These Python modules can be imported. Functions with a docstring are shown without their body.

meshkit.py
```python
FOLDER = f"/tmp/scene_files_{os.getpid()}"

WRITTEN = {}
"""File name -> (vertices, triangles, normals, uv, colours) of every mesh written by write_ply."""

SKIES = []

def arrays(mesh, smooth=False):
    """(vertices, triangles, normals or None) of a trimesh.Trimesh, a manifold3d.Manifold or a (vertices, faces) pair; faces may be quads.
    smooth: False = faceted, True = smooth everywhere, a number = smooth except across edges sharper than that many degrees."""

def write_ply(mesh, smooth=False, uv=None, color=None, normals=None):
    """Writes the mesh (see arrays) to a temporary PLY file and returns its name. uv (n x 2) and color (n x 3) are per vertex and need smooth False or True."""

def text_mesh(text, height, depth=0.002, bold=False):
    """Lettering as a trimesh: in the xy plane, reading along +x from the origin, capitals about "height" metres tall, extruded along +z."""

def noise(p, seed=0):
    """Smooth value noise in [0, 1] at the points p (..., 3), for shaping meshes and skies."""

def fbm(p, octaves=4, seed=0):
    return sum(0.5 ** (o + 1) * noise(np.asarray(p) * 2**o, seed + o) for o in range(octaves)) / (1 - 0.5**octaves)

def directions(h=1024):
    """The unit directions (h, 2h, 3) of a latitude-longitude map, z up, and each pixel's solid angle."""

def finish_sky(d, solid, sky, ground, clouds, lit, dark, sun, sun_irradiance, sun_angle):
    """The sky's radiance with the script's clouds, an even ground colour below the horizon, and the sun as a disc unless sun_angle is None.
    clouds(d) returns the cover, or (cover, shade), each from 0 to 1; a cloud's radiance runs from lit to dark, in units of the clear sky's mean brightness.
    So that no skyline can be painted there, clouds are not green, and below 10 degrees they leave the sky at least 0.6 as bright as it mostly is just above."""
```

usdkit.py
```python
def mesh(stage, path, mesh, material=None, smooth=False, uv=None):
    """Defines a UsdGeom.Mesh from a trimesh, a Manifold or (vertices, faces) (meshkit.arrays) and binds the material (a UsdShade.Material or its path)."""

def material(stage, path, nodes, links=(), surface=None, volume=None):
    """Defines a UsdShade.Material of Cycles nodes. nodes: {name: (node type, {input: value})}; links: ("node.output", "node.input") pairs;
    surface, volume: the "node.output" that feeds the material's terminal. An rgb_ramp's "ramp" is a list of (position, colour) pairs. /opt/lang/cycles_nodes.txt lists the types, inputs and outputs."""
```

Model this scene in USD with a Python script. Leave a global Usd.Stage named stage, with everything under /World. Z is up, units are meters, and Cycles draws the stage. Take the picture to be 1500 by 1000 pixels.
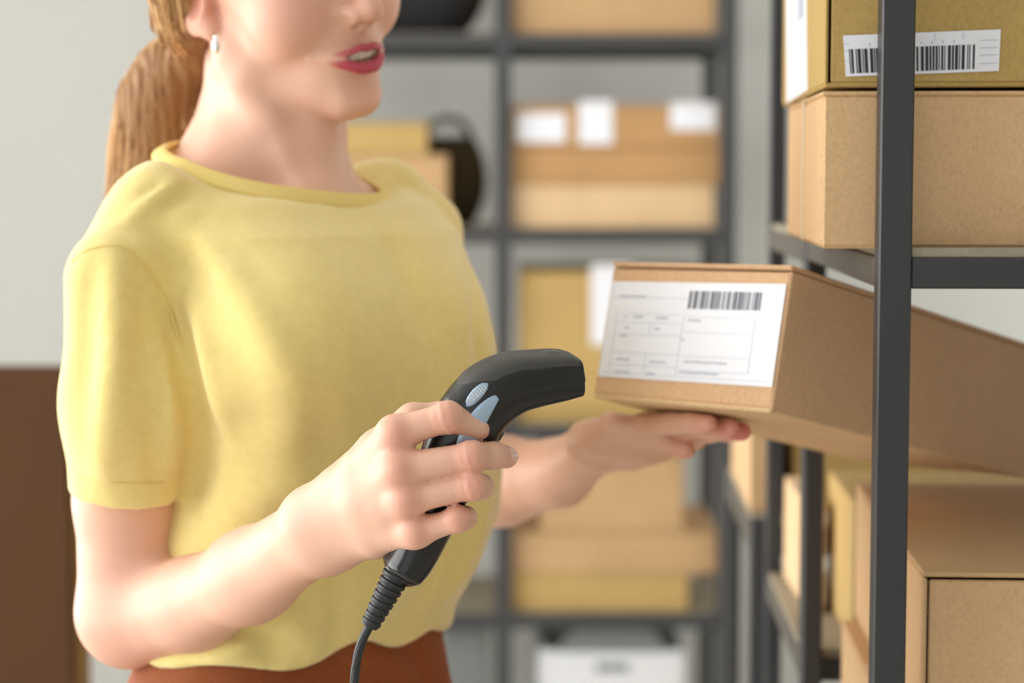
import math, random
import numpy as np, trimesh, usdkit, meshkit
from pxr import Usd, UsdGeom, UsdLux, UsdShade, Gf, Sdf, Vt

stage = Usd.Stage.CreateInMemory()
UsdGeom.SetStageUpAxis(stage, 'Z'); UsdGeom.SetStageMetersPerUnit(stage, 1.0)
UsdGeom.Xform.Define(stage, '/World')
# ---------------------------------------------------------------- camera
FPX, EYE, HORIZON = 3000.0, 1.42, 255.0
TH = math.atan((500 - HORIZON) / FPX)
CAM = np.array([0, 0, EYE]); RT = np.array([1., 0, 0]); FW = np.array([0, math.cos(TH), -math.sin(TH)]); UPV = np.array([0, math.sin(TH), math.cos(TH)])
cam = UsdGeom.Camera.Define(stage, '/World/camera')
cam.AddTranslateOp().Set(Gf.Vec3d(*CAM)); cam.AddRotateXOp().Set(90 - math.degrees(TH))
cam.CreateHorizontalApertureAttr(36.0); cam.CreateVerticalApertureAttr(24.0); cam.CreateFocalLengthAttr(72.0)
cam.CreateFStopAttr(4.7); cam.CreateFocusDistanceAttr(1.215); cam.CreateExposureAttr(-0.12)
cam.CreateClippingRangeAttr(Gf.Vec2f(0.05, 100))
# ---------------------------------------------------------------- light
dome = UsdLux.DomeLight.Define(stage, '/World/sky_light'); dome.CreateIntensityAttr(0.38); dome.CreateColorAttr(Gf.Vec3f(0.97, 0.99, 1.0))
def rect_light(name, pos, look, w, h, inten, col=(1, 1, 1)):
    l = UsdLux.RectLight.Define(stage, '/World/' + name)
    z = -(np.array(look, float) - pos); z /= np.linalg.norm(z)
    x = np.cross([0, 0, 1.], z); x /= np.linalg.norm(x); y = np.cross(z, x)
    l.AddTransformOp().Set(Gf.Matrix4d(*x, 0, *y, 0, *z, 0, *map(float, pos), 1))
    l.CreateWidthAttr(w); l.CreateHeightAttr(h); l.CreateIntensityAttr(inten); l.CreateColorAttr(Gf.Vec3f(*col))
    return l
rect_light('window_daylight', np.array([-2.19, 1.75, 1.5]), (0, 1.75, 1.45), 3.5, 2.0, 5.1, (1.0, 0.99, 0.965))
rect_light('added_fill_light_far', np.array([2.47, 3.45, 1.5]), (0, 3.45, 1.5), 2.15, 1.85, 1.7, (0.97, 0.99, 1.0))  # unseen fill light, added to brighten the right of the rear wall

# ---------------------------------------------------------------- helpers
def at(px, py, d):
    return CAM + d * (FW + (px - 750) / FPX * RT - (py - 500) / FPX * UPV)
def ray(px, py):
    return at(px, py, 1.0) - CAM
def hit(px, py, o, n):
    r = ray(px, py); return CAM + r * (np.dot(np.asarray(o) - CAM, n) / np.dot(r, n))
used = {}
def numbered(parent, name):
    k = (parent, name); n = used.get(k, 0); used[k] = n + 1
    return f'{parent}/{name}' + (f'_{n:03d}' if n else '')
class T:            # a thing or part: its prim path and its world matrix (numpy, column vectors)
    def __init__(s, path, M): s.path, s.M = path, M
    @property
    def prim(s): return stage.GetPrimAtPath(s.path)
def tag(o, label=None, cat=None, group=None, kind=None):
    p = o.prim
    for k, v in (('label', label), ('category', cat), ('group', group), ('kind', kind)):
        if v: p.SetCustomDataByKey(k, v)
    return o
def frame(o, yaw=0.0, ex=None, ey=None, ez=None):
    M = np.eye(4)
    if ex is None:
        c, s = math.cos(yaw), math.sin(yaw); ex, ey, ez = (c, s, 0), (-s, c, 0), (0, 0, 1)
    M[:3, 0], M[:3, 1], M[:3, 2], M[:3, 3] = ex, ey, ez, o
    return M
def thing(name, label, cat, M=None, group=None, kind=None):
    M = np.eye(4) if M is None else M
    path = numbered('/World', name)
    x = UsdGeom.Xform.Define(stage, path); x.AddTransformOp().Set(Gf.Matrix4d(*M.T.ravel().tolist()))
    return tag(T(path, M), label, cat, group, kind)
def obj(name, mesh, mat, parent=None, world=False, smooth=35, label=None, col=None):
    """One Mesh prim. world=True: the mesh is given in world coordinates."""
    P = parent.path if parent else '/World'
    path = numbered(P, name)
    if isinstance(mesh, (list, tuple)) and not isinstance(mesh[0], np.ndarray):
        mesh = trimesh.util.concatenate(mesh)
    if world and parent is not None:
        Mi = np.linalg.inv(parent.M)
        if isinstance(mesh, trimesh.Trimesh): mesh = mesh.copy(); mesh.apply_transform(Mi)
        else: mesh = (np.asarray(mesh[0]) @ Mi[:3, :3].T + Mi[:3, 3], mesh[1])
    g = usdkit.mesh(stage, path, mesh, mat, smooth=smooth)
    if col is not None:
        UsdGeom.PrimvarsAPI(g).CreatePrimvar('paint', Sdf.ValueTypeNames.Color3fArray, 'vertex').Set(Vt.Vec3fArray.FromNumpy(np.asarray(col, np.float32)))
    o = T(path, parent.M if parent else np.eye(4))
    if label: tag(o, label)
    return o
def struct(name, mesh, mat):
    return tag(obj(name, mesh, mat), kind='structure')

def box(x0, x1, y0, y1, z0, z1, c=0.0):
    """A box with chamfered edges."""
    lo, hi = np.array([x0, y0, z0], float), np.array([x1, y1, z1], float)
    if c <= 0:
        m = trimesh.creation.box(hi - lo); m.apply_translation((lo + hi) / 2); return m
    c = min(c, *((hi - lo) * 0.45))
    pts = []
    for sx in (0, 1):
        for sy in (0, 1):
            for sz in (0, 1):
                p = np.where([sx, sy, sz], hi, lo); s = np.where([sx, sy, sz], -1, 1) * c
                for k in range(3):
                    q = p + s; q[k] = p[k]; pts.append(q)
    return trimesh.convex.convex_hull(np.array(pts))
def prism(quad, n, t0, t1):
    """A thin plate on a planar polygon (points in order), from t0 to t1 along n."""
    q = np.asarray(quad, float); n = np.asarray(n, float); k = len(q)
    v = np.vstack([q + n * t0, q + n * t1]); f = []
    for i in range(1, k - 1): f += [[0, i + 1, i], [k, k + i, k + i + 1]]
    for i in range(k):
        j = (i + 1) % k; f += [[i, j, k + j], [i, k + j, k + i]]
    m = trimesh.Trimesh(v, f, process=False); m.fix_normals(); return m
def loft(rings, closed_ends=True):
    """Rings: (n, m, 3) points; a closed tube surface."""
    R = np.asarray(rings, float); n, m, _ = R.shape
    v = R.reshape(-1, 3); f = []
    i = np.arange(n - 1)[:, None] * m; j = np.arange(m)[None]; k = (j + 1) % m
    a, b, c, d = i + j, i + k, i + m + k, i + m + j
    f = np.vstack([np.stack([a, b, c], -1).reshape(-1, 3), np.stack([a, c, d], -1).reshape(-1, 3)])
    if closed_ends:
        v = np.vstack([v, R[0].mean(0), R[-1].mean(0)]); N = n * m
        jj, kk = np.arange(m), (np.arange(m) + 1) % m
        f = np.vstack([f, np.stack([kk, jj, np.full(m, N)], -1), np.stack([(n - 1) * m + jj, (n - 1) * m + kk, np.full(m, N + 1)], -1)])
    t = trimesh.Trimesh(v, f, process=False); t.fix_normals(); return t
def catmull(P, n):
    P = np.asarray(P, float); Q = np.vstack([2 * P[0] - P[1], P, 2 * P[-1] - P[-2]]); out = []
    u = np.linspace(0, len(P) - 1, n); i = np.minimum(u.astype(int), len(P) - 2); t = (u - i)[:, None]
    a, b, c, d = Q[i], Q[i + 1], Q[i + 2], Q[i + 3]
    return 0.5 * (2 * b + (c - a) * t + (2 * a - 5 * b + 4 * c - d) * t ** 2 + (3 * b - a - 3 * c + d) * t ** 3)
def tube(P, r, seg=12, ref=(0, 0, 1)):
    P = np.asarray(P, float); r = np.broadcast_to(r, len(P)); tg = np.gradient(P, axis=0); tg /= np.linalg.norm(tg, axis=1, keepdims=True)
    u = np.cross(tg, ref); u /= np.linalg.norm(u, axis=1, keepdims=True); w = np.cross(tg, u)
    a = np.linspace(0, 2 * np.pi, seg, endpoint=False)
    return loft(P[:, None] + r[:, None, None] * (np.cos(a)[None, :, None] * u[:, None] + np.sin(a)[None, :, None] * w[:, None]))

# ---------------------------------------------------------------- materials
def srgb(r, g, b):
    c = np.array([r, g, b]) / 255.0
    return tuple(np.where(c <= 0.04045, c / 12.92, ((c + 0.055) / 1.055) ** 2.4).tolist())
def mat_plain(name, col, rough=0.5, metallic=0.0, spec=None, coat=0.0, noise=0.0, scale=60.0, bump=0.0, bscale=400.0, extra=None, detail=3.0):
    p = {'base_color': col, 'roughness': rough, 'metallic': metallic}
    if coat: p['coat_weight'] = coat
    if extra: p.update(extra)
    nodes = {'p': ('principled_bsdf', p)}; links = []
    if noise or bump: nodes['g'] = ('geometry', {})
    if noise:
        c = np.array(col)
        nodes['n'] = ('noise_texture', {'scale': scale, 'detail': detail, 'roughness': 0.6})
        nodes['r'] = ('rgb_ramp', {'ramp': [(0.3, tuple(c * (1 - noise))), (0.7, tuple(np.minimum(c * (1 + noise), 1)))]})
        links += [('g.position', 'n.vector'), ('n.fac', 'r.fac'), ('r.color', 'p.base_color')]
    if bump:
        nodes['bn'] = ('noise_texture', {'scale': bscale, 'detail': 2.0})
        nodes['b'] = ('bump', {'strength': bump, 'distance': 0.0006})
        links += [('g.position', 'bn.vector'), ('bn.fac', 'b.height'), ('b.normal', 'p.normal')]
    return usdkit.material(stage, '/World/Looks/' + name, nodes, links, surface='p.BSDF')
def mat_card(name, col, fleck=0.10):
    """Cardboard: fibre flecks, faint vertical flutes, soft blotches."""
    c = np.array(col)
    nodes = {'g': ('geometry', {}), 'm': ('mapping', {'scale': (1, 1, 0.75)}),
             'n': ('noise_texture', {'scale': 420.0, 'detail': 4.0, 'roughness': 0.7}), 'n2': ('noise_texture', {'scale': 9.0, 'detail': 3.0}),
             'r': ('rgb_ramp', {'ramp': [(0.28, tuple(c * (1 - fleck * 1.6))), (0.5, tuple(c)), (0.75, tuple(np.minimum(c * (1 + fleck), 1)))]}),
             'r2': ('rgb_ramp', {'ramp': [(0.3, (0.9, 0.9, 0.9)), (0.7, (1, 1, 1))]}),
             'x': ('mix_color', {'blend_type': 'multiply', 'fac': 1.0}),
             'b': ('bump', {'strength': 0.16, 'distance': 0.0005}), 'p': ('principled_bsdf', {'roughness': 0.72, 'specular_ior_level': 0.3})}
    links = [('g.position', 'm.vector'), ('m.vector', 'n.vector'), ('g.position', 'n2.vector'), ('n.fac', 'r.fac'), ('n2.fac', 'r2.fac'), ('r.color', 'x.a'), ('r2.color', 'x.b'),
             ('x.result', 'p.base_color'), ('n.fac', 'b.height'), ('b.normal', 'p.normal')]
    return usdkit.material(stage, '/World/Looks/' + name, nodes, links, surface='p.BSDF')
M = {}
M['wall'] = mat_plain('wall_paint', srgb(204, 205, 200), 0.8, noise=0.02, scale=3, bump=0.1, bscale=120)
M['ceiling'] = mat_plain('ceiling_paint', srgb(235, 235, 232), 0.9)
M['floor'] = mat_plain('floor_grey', srgb(216, 206, 190), 0.45, noise=0.08, scale=4)
M['frame'] = mat_plain('window_frame_white', srgb(235, 235, 235), 0.4)
M['kraft'] = mat_card('kraft_board', srgb(214, 177, 133))
M['kraft3'] = mat_card('kraft_board_mid', srgb(200, 163, 120))
M['kraft2'] = mat_card('kraft_board_dark', srgb(192, 150, 102))
M['pale'] = mat_card('kraft_board_pale', srgb(226, 192, 150))
M['gold'] = mat_card('golden_board', srgb(188, 158, 96))
M['gold2'] = mat_card('golden_board_bright', srgb(196, 164, 104))
M['brown'] = mat_card('brown_board', srgb(80, 50, 23))
M['brown2'] = mat_card('brown_board_light', srgb(120, 88, 44))
M['ink2'] = mat_plain('grey_ink', srgb(96, 100, 112), 0.6)
M['heldb'] = mat_card('held_board', srgb(218, 178, 138))
M['steel'] = mat_plain('charcoal_steel', srgb(48, 49, 52), 0.42, noise=0.05, scale=30, bump=0.08, bscale=900)
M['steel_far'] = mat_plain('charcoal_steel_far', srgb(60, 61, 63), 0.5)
M['shelf'] = mat_plain('shelf_board_taupe', srgb(150, 140, 122), 0.6, noise=0.08, scale=200)
M['paper'] = mat_plain('label_paper', srgb(236, 238, 246), 0.45)
M['ink'] = mat_plain('label_ink', srgb(44, 48, 54), 0.6)
M['faint'] = mat_plain('faint_ink', srgb(178, 184, 200), 0.6)
M['fainter'] = mat_plain('fainter_ink', srgb(206, 214, 230), 0.6)
M['tape'] = mat_plain('paper_tape', srgb(214, 192, 160), 0.35)
M['white'] = mat_plain('white_plastic', srgb(226, 228, 232), 0.4)
M['grey'] = mat_plain('grey_plastic', srgb(122, 126, 126), 0.4)
M['dark'] = mat_plain('dark_plastic', srgb(34, 34, 35), 0.5)
M['black'] = mat_plain('black_cloth', srgb(30, 30, 32), 0.8)
M['olive'] = mat_plain('dark_olive_cloth', srgb(70, 62, 40), 0.8)

# ---------------------------------------------------------------- the room
WX, BY, CZ = -2.3, 4.85, 2.75
struct('floor', box(WX - .1, 2.6, -1.6, BY + .1, -0.1, 0), M['floor'])
struct('wall_back', box(WX - .1, 2.6, BY, BY + .12, 0, CZ), M['wall'])
WY0, WY1, WZ0, WZ1 = -.06, 3.56, .44, 2.56
struct('wall_left', [box(WX - .12, WX, -1.6, WY0, 0, CZ), box(WX - .12, WX, WY1, BY, 0, CZ), box(WX - .12, WX, WY0, WY1, 0, WZ0), box(WX - .12, WX, WY0, WY1, WZ1, CZ)], M['wall'])
struct('added_wall_front', box(.15, 2.62, -1.72, -1.6, 0, CZ), M['wall'])  # unseen wall, added to block sky light from the front right
struct('added_wall_right', [box(2.5, 2.62, -1.6, 2.3, 0, CZ), box(2.5, 2.62, 4.6, BY, 0, CZ), box(2.5, 2.62, 2.3, 4.6, 0, .5), box(2.5, 2.62, 2.3, 4.6, 2.5, CZ)], M['wall'])  # unseen wall, added to hold back sky light; opened for the far fill
struct('ceiling', box(WX - .1, 2.6, -1.6, BY + .1, CZ, CZ + .1), M['ceiling'])
struct('baseboard_back', box(WX, 2.6, BY - .015, BY, 0, .09, .004), M['frame'])
w1 = thing('window_1', None, None, frame((WX, (WY0 + WY1) / 2, WZ0)), kind='structure')
obj('window_frame', [box(WX - .12, WX + .01, WY0, WY0 + .05, WZ0, WZ1), box(WX - .12, WX + .01, WY1 - .05, WY1, WZ0, WZ1), box(WX - .12, WX + .01, WY0, WY1, WZ0, WZ0 + .05), box(WX - .12, WX + .01, WY0, WY1, WZ1 - .05, WZ1)], M['frame'], w1, world=True)
w2 = thing('added_window_2', None, None, frame((2.5, 3.45, .5)), kind='structure')  # unseen window, added as an opening for the far fill light
obj('window_frame', [box(2.49, 2.62, 2.3, 2.35, .5, 2.5), box(2.49, 2.62, 4.55, 4.6, .5, 2.5), box(2.49, 2.62, 2.3, 4.6, .5, .55), box(2.49, 2.62, 2.3, 4.6, 2.45, 2.5)], M['frame'], w2, world=True)
obj('window_sill', box(WX - .02, WX + .09, WY0 - .04, WY1 + .04, WZ0 - .03, WZ0, .005), M['frame'], w1, world=True)

# ---------------------------------------------------------------- cardboard boxes
class Carton:
    """Panels with open joints. Local axes: x along the front, y into the depth, z up; origin at the front left bottom corner."""
    def __init__(s, name, label, Mx, w, d, h, mat, g=0.0012, t=0.003, style='lid', group=None, cat='box', gl=None, base=None):
        s.M, s.w, s.d, s.h = Mx, w, d, h
        s.o = thing(name, label, cat, Mx, group)
        c = 0.0011
        if style == 'plain':                         # one folded board with soft corners
            obj('body', box(0, w, 0, d, 0, h - t * .6, .0028), mat, s.o)
        else:
            gl = g if gl is None else t + gl
            obj('front_panel', box(gl, w - g, 0.0006, t, t * .6 + g, h - t - g, c), mat, s.o)
            obj('back_panel', box(g, w - g, d - t, d - .0006, t * .6 + g, h - t - g, c), mat, s.o)
            obj('side_panel', box(0, t, t * .3 if style == 'lid' and gl == g else 0, d - t * .3, t * .6, h - t - g * .4, c), mat, s.o)
            obj('side_panel', box(w - t, w, t * .3 if style == 'lid' else 0, d - t * .3, t * .6, h - t - g * .4, c), mat, s.o)
            obj('base', box(.0004, w - .0004, .0004, d - .0004, 0, t, c), base or mat, s.o)
        if style == 'lid':
            obj('lid', box(0, w, -.0004, d, h - t, h, c), mat, s.o)
        else:
            obj('flap', box(0, w, 0, d / 2 - .001, h - t, h, c), mat, s.o)
            obj('flap', box(0, w, d / 2 + .001, d, h - t, h, c), mat, s.o)
            obj('tape', box(-.0004, w + .0004, d / 2 - .024, d / 2 + .024, h, h + .0004), M['tape'], s.o)
    def axis(s, k): return s.M[:3, k]
    def face(s, which):
        o = s.M[:3, 3]; ex, ey, ez = s.axis(0), s.axis(1), s.axis(2)
        return {'front': (o, -ey, ex, ez), 'left': (o, -ex, -ey, ez), 'right': (o + ex * s.w, ex, ey, ez)}[which]
    def label(s, which, px, mat=None, name='label', lift=.0003, parent=None, label=None):
        """A sheet of paper on a face, its four corners (top left, top right, bottom right, bottom left) seen at these pixels."""
        o, n, _, _ = s.face(which); q = [hit(a, b, o, n) for a, b in px]
        return obj(name, prism(q, n, lift - .0004, lift), mat or M['paper'], parent or s.o, world=True, label=label), np.array(q), n
    def label_at(s, which, u0, u1, v0, v1, mat=None):
        o, n, u, v = s.face(which)
        if which == 'left': o = o + s.axis(1) * s.d
        q = np.array([o + u * a + v * b for a, b in ((u0, v1), (u1, v1), (u1, v0), (u0, v0))])
        return obj('label', prism(q, n, -.0001, .0003), mat or M['paper'], s.o, world=True), q, n
def bilin(q, u, v):   # u: left to right, v: top to bottom of a label quad
    return (q[0] * (1 - u) + q[1] * u) * (1 - v) + (q[3] * (1 - u) + q[2] * u) * v
def patch(q, n, u0, u1, v0, v1, lift=.0006):
    return prism([bilin(q, u0, v0), bilin(q, u1, v0), bilin(q, u1, v1), bilin(q, u0, v1)], n, lift - .0003, lift)
def barcode(parent, q, n, u0, u1, v0, v1, count, seed, mat=None):
    r = random.Random(seed); ws = []
    for i in range(count * 2 - 1): ws.append(r.choice([1, 1, 2, 3]) if i % 2 == 0 else r.choice([1, 1, 1.5, 2.4]))
    x = np.concatenate([[0], np.cumsum(ws)]) / sum(ws) * (u1 - u0) + u0
    obj('barcode', [patch(q, n, x[2 * i], x[2 * i + 1], v0, v1) for i in range(count)], mat or M['ink'], parent, world=True)
def yawframe(px, py, d, vpx):
    a = math.atan2(vpx - 750, FPX); return frame(at(px, py, d), -a)

# ---------------------------------------------------------------- the near rack, at the right
RYAW = -math.atan2(870 - 750, FPX)                 # its depth axis runs to this vanishing point
ed = np.array([-math.sin(RYAW), math.cos(RYAW), 0]); er = np.array([math.cos(RYAW), math.sin(RYAW), 0])
def rack(name, label, O, length, depth, height, shelves, posts=(.021, .021), rail=.0195, mat=None, board=.006, boardmat=None, yaw=RYAW, group=None, bands=None):
    """O: the near left foot; x = along er (length), y = along ed (depth). posts: width of the near and far posts."""
    F = frame((O[0], O[1], 0), yaw); o = thing(name, label, 'rack', F, group); mat = mat or M['steel']
    a, b = posts
    for x0 in (0, length):
        for k, (y0, w) in enumerate(((0, a), (depth, b))):
            xx0, xx1 = (x0, x0 + w) if x0 == 0 else (x0 - w, x0); yy0, yy1 = (y0, y0 + w) if k == 0 else (y0 - w, y0)
            obj('post', box(xx0, xx1, yy0, yy1, 0.0, height, .0012), mat, o)
    for z in shelves:                               # z: the board's top
        zt = z - board
        obj('front_rail', box(a, length - a, .0006, .0016 + .012, zt - rail, zt, .001), mat, o)
        obj('back_rail', box(b, length - b, depth - .014, depth - .0006, zt - rail, zt, .001), mat, o)
        obj('side_rail', box(.0006, .012, a, depth - b, zt - rail, zt, .001), boardmat or mat, o)
        obj('side_rail', box(length - .012, length - .0006, a, depth - b, zt - rail, zt, .001), boardmat or mat, o)
        obj('shelf_board', box(.003, length - .003, .003, depth - .003, zt, z, .0006), M['shelf'], o)
    return o
P0 = at(1287, 398, 1.286)                            # the near post's front left edge
zA = at(1400, 363, 1.29)[2]; ZL, ZB = .935, 1.010
M['rail'] = mat_plain('taupe_rail', srgb(82, 77, 69), 0.5, noise=.05, scale=40)
rackA = rack('steel_rack', 'charcoal steel rack whose near post stands in front of the held box', P0, .62, .45, 1.95, (zA, ZL, .45), posts=(.0208, .0165), boardmat=M['rail'])
PB = P0 + ed * .4515
rackB = rack('steel_rack', 'dark steel rack directly behind the near rack at right, out of focus', PB, .62, .37, 1.95, (zA - .004, ZB, .45), posts=(.0165, .0165), boardmat=M['rail'])
PC = P0 + ed * .86 - er * .012
zC = rackC_top = at(1105, 735, 2.3)[2]
rackC = rack('steel_rack', 'low blurred steel rack between the right-hand racks and the rear wall', PC, .62, .42, zC + .002, (zC, .45), posts=(.019, .019), rail=.03, mat=M['steel_far'], boardmat=M['rail'])

# boxes on the near rack
def cart_px(name, label, px, py, d, vpx, w, dd, h, mat, top=False, **k):
    F = yawframe(px, py, d, vpx)
    if top: F[2, 3] -= h
    return Carton(name, label, F, w, dd, h, mat, **k)
u2 = cart_px('carton', 'plain kraft carton under the golden carton on the near rack shelf', 1201, 364, 1.318, 941, .36, .30, .1005, M['kraft'], style='plain')
o, n, u, v = u2.face('left')
obj('tape_strip', prism([o + u2.axis(1) * a + v * b for a, b in ((.135, .0985), (.135, .001), (.152, .001), (.152, .0985))], n, 0, .0006), M['tape'], u2.o, world=True)
u2.M[2, 3] = max(u2.M[2, 3], zA)
F = yawframe(1206, 132, 1.312, 941); F[2, 3] = u2.M[2, 3] + .1005 + .0012
u1 = Carton('carton', 'golden carton with a long barcode sticker on top of the kraft one, near rack', F, .36, .385, .125, M['gold'], g=.0012, gl=.0016)
lb, q, n = u1.label('front', ((1235, 52), (1466, 43), (1463, 104), (1239, 112)))
barcode(lb, q, n, .03, .84, .34, .93, 36, 3)
obj('print_lines', [patch(q, n, .87, .985, a, a + .012) for a in (.24, .42, .6, .8)] + [patch(q, n, .58, .584, .04, .22), patch(q, n, .76, .764, .04, .2)]
    + [patch(q, n, a, a + .008, .22, .27) for a in (.16, .25, .33, .41, .49, .56, .63, .7)] + [patch(q, n, .005, .035, a, a + .012) for a in (.2, .38, .62)], M['faint'], lb, world=True)
lb, q, n = u1.label('left', ((1152, -28), (1181, -58), (1183, 132), (1153, 151)))
barcode(lb, q, n, .62, .9, .12, .42, 6, 5, M['faint'])
# lower boxes of the near rack
F = yawframe(1352, 838, 1.33, 915); H1 = .113; F[2, 3] -= H1
l1 = Carton('carton', 'kraft carton with a dark open corner seam, lower right on the near rack', F, .34, .385, H1, M['kraft'], g=.0020, gl=.0013)
F2 = F.copy(); F2[:3, 3] = F[:3, 3] - F[:3, 0] * .012 + F[:3, 1] * .012; F2[2, 3] = ZL
l2 = Carton('carton', 'kraft carton underneath the carton with the open corner seam', F2, .33, .36, F[2, 3] - ZL - .0004, M['kraft'], g=.0016, style='flaps')
# on the rack behind
F = yawframe(1180, 915, 1.92, 800); F[2, 3] = ZB
p1 = Carton('carton', 'thin pale carton standing on edge behind the second post of the right-hand racks', F, .017, .18, .103, M['pale'], style='flaps')
F = yawframe(1250, 900, 1.775, 870); F[2, 3] = ZB
g1 = Carton('carton', 'pale golden carton seen between the posts of the right-hand racks', F, .26, .195, at(1250, 735, 1.775)[2] - ZB, M['gold2'])
g1.label_at('left', .01, .05, .02, .055)
zt = rackC_top
c1 = Carton('carton', 'blurred tan carton on the low rack beside the rear rack', frame((at(1088, 700, 2.3)[0], 2.21, zt), RYAW), .034, .3, .16, M['kraft'], style='flaps')
c2 = Carton('carton', 'blurred tan carton with a white label on the low rack, right of the other', frame((at(1150, 700, 2.3)[0], 2.22, zt), RYAW), .2, .3, .15, M['gold2'], style='flaps')
c2.label_at('front', .0, .02, .075, .11)

# ---------------------------------------------------------------- the rear rack
RY = 4.185
rr = thing('steel_rack', 'blurred dark steel rack full of cartons along the rear wall', 'rack', frame((-.03, RY, 0)))
RX = [-.56, -.0345, .425]; RZ = [1.706, 1.311, .908, .513, .12]; PW = .033
for x in RX:
    for y in (RY, RY + .42 - .03): obj('post', box(x, x + PW, y, y + .03, 0, 2.15, .002), M['steel_far'], rr, world=True)
for z in RZ + [2.1]:
    for a, b in zip(RX[:-1], RX[1:]):
        obj('front_rail', box(a + PW, b, RY + .001, RY + .02, z - .033, z - .004, .001), M['steel_far'], rr, world=True)
        obj('back_rail', box(a + PW, b, RY + .40, RY + .419, z - .033, z - .004, .001), M['steel_far'], rr, world=True)
    for x in RX: obj('side_rail', box(x + .004, x + PW - .004, RY + .03, RY + .39, z - .033, z - .004, .001), M['steel_far'], rr, world=True)
    obj('shelf_board', box(RX[0] + .006, RX[-1] + PW - .006, RY + .022, RY + .398, z - .004, z, .001), M['shelf'], rr, world=True)
def rear(label, x0, x1, y0, y1, z, mat, d=.34, dy=.028, **k):
    """A carton on the rear rack that covers these pixels of the photograph; z: what it stands on."""
    dd = RY + dy
    X0, X1 = (x0 - 750) / FPX * 4.2, (x1 - 750) / FPX * 4.2
    h = (y1 - y0) / FPX * 4.22
    return Carton('carton', label, frame((X0, dd, z)), X1 - X0, d, h, mat, **k), z + h + .0005
rear('kraft carton at the top of the photo on the rear rack', 728, 1046, -30, 40, 1.706, M['kraft3'])
b, z = rear('pale shallow carton, lowest of the labelled stack on the rear rack', 733, 1046, 265, 328, 1.311, M['pale'], style='flaps')
b, z = rear('kraft carton in the middle of the labelled stack on the rear rack', 748, 1056, 212, 265, z, M['kraft2'], style='flaps')
b, z = rear('kraft carton with three white labels on top of the stack on the rear rack', 749, 1052, 150, 211, z, M['kraft2'])
fy = RY + .028
b.label('front', ((757, 166), (828, 166), (828, 208), (757, 208)))
b.label('front', ((982, 150), (1048, 150), (1048, 190), (982, 190)))
b.label('front', ((848, 148), (897, 148), (897, 211), (848, 211)), label='white sticker folded down over the front edge')
b, z = rear('large golden carton with a white label behind the held box on the rear rack', 760, 1035, 388, 592, .908 + .026, M['gold2'])
b.label('front', ((866, 388), (925, 388), (925, 505), (866, 505)))
rear('flat golden carton under the large golden carton on the rear rack', 756, 1040, 594, 612, .908, M['gold'])
b, z1 = rear('golden shallow carton under two others, above the printer', 745, 1012, 850, 905, .513, M['gold2'])
b, z1 = rear('wide kraft carton in the middle of the lower stack on the rear rack', 748, 1056, 783, 846, z1, M['kraft3'])
rear('kraft carton on top of the lower stack, below the far forearm', 792, 1004, 665, 778, z1, M['kraft3'], d=.3)
_, z2 = rear('tan carton behind the shoulder at the left of the rear rack', 470, 655, 216, 322, 1.311, M['kraft3'], d=.15)
rear('golden carton on the tan carton behind the shoulder', 480, 626, 168, 215, z2, M['gold2'], d=.15)
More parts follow.
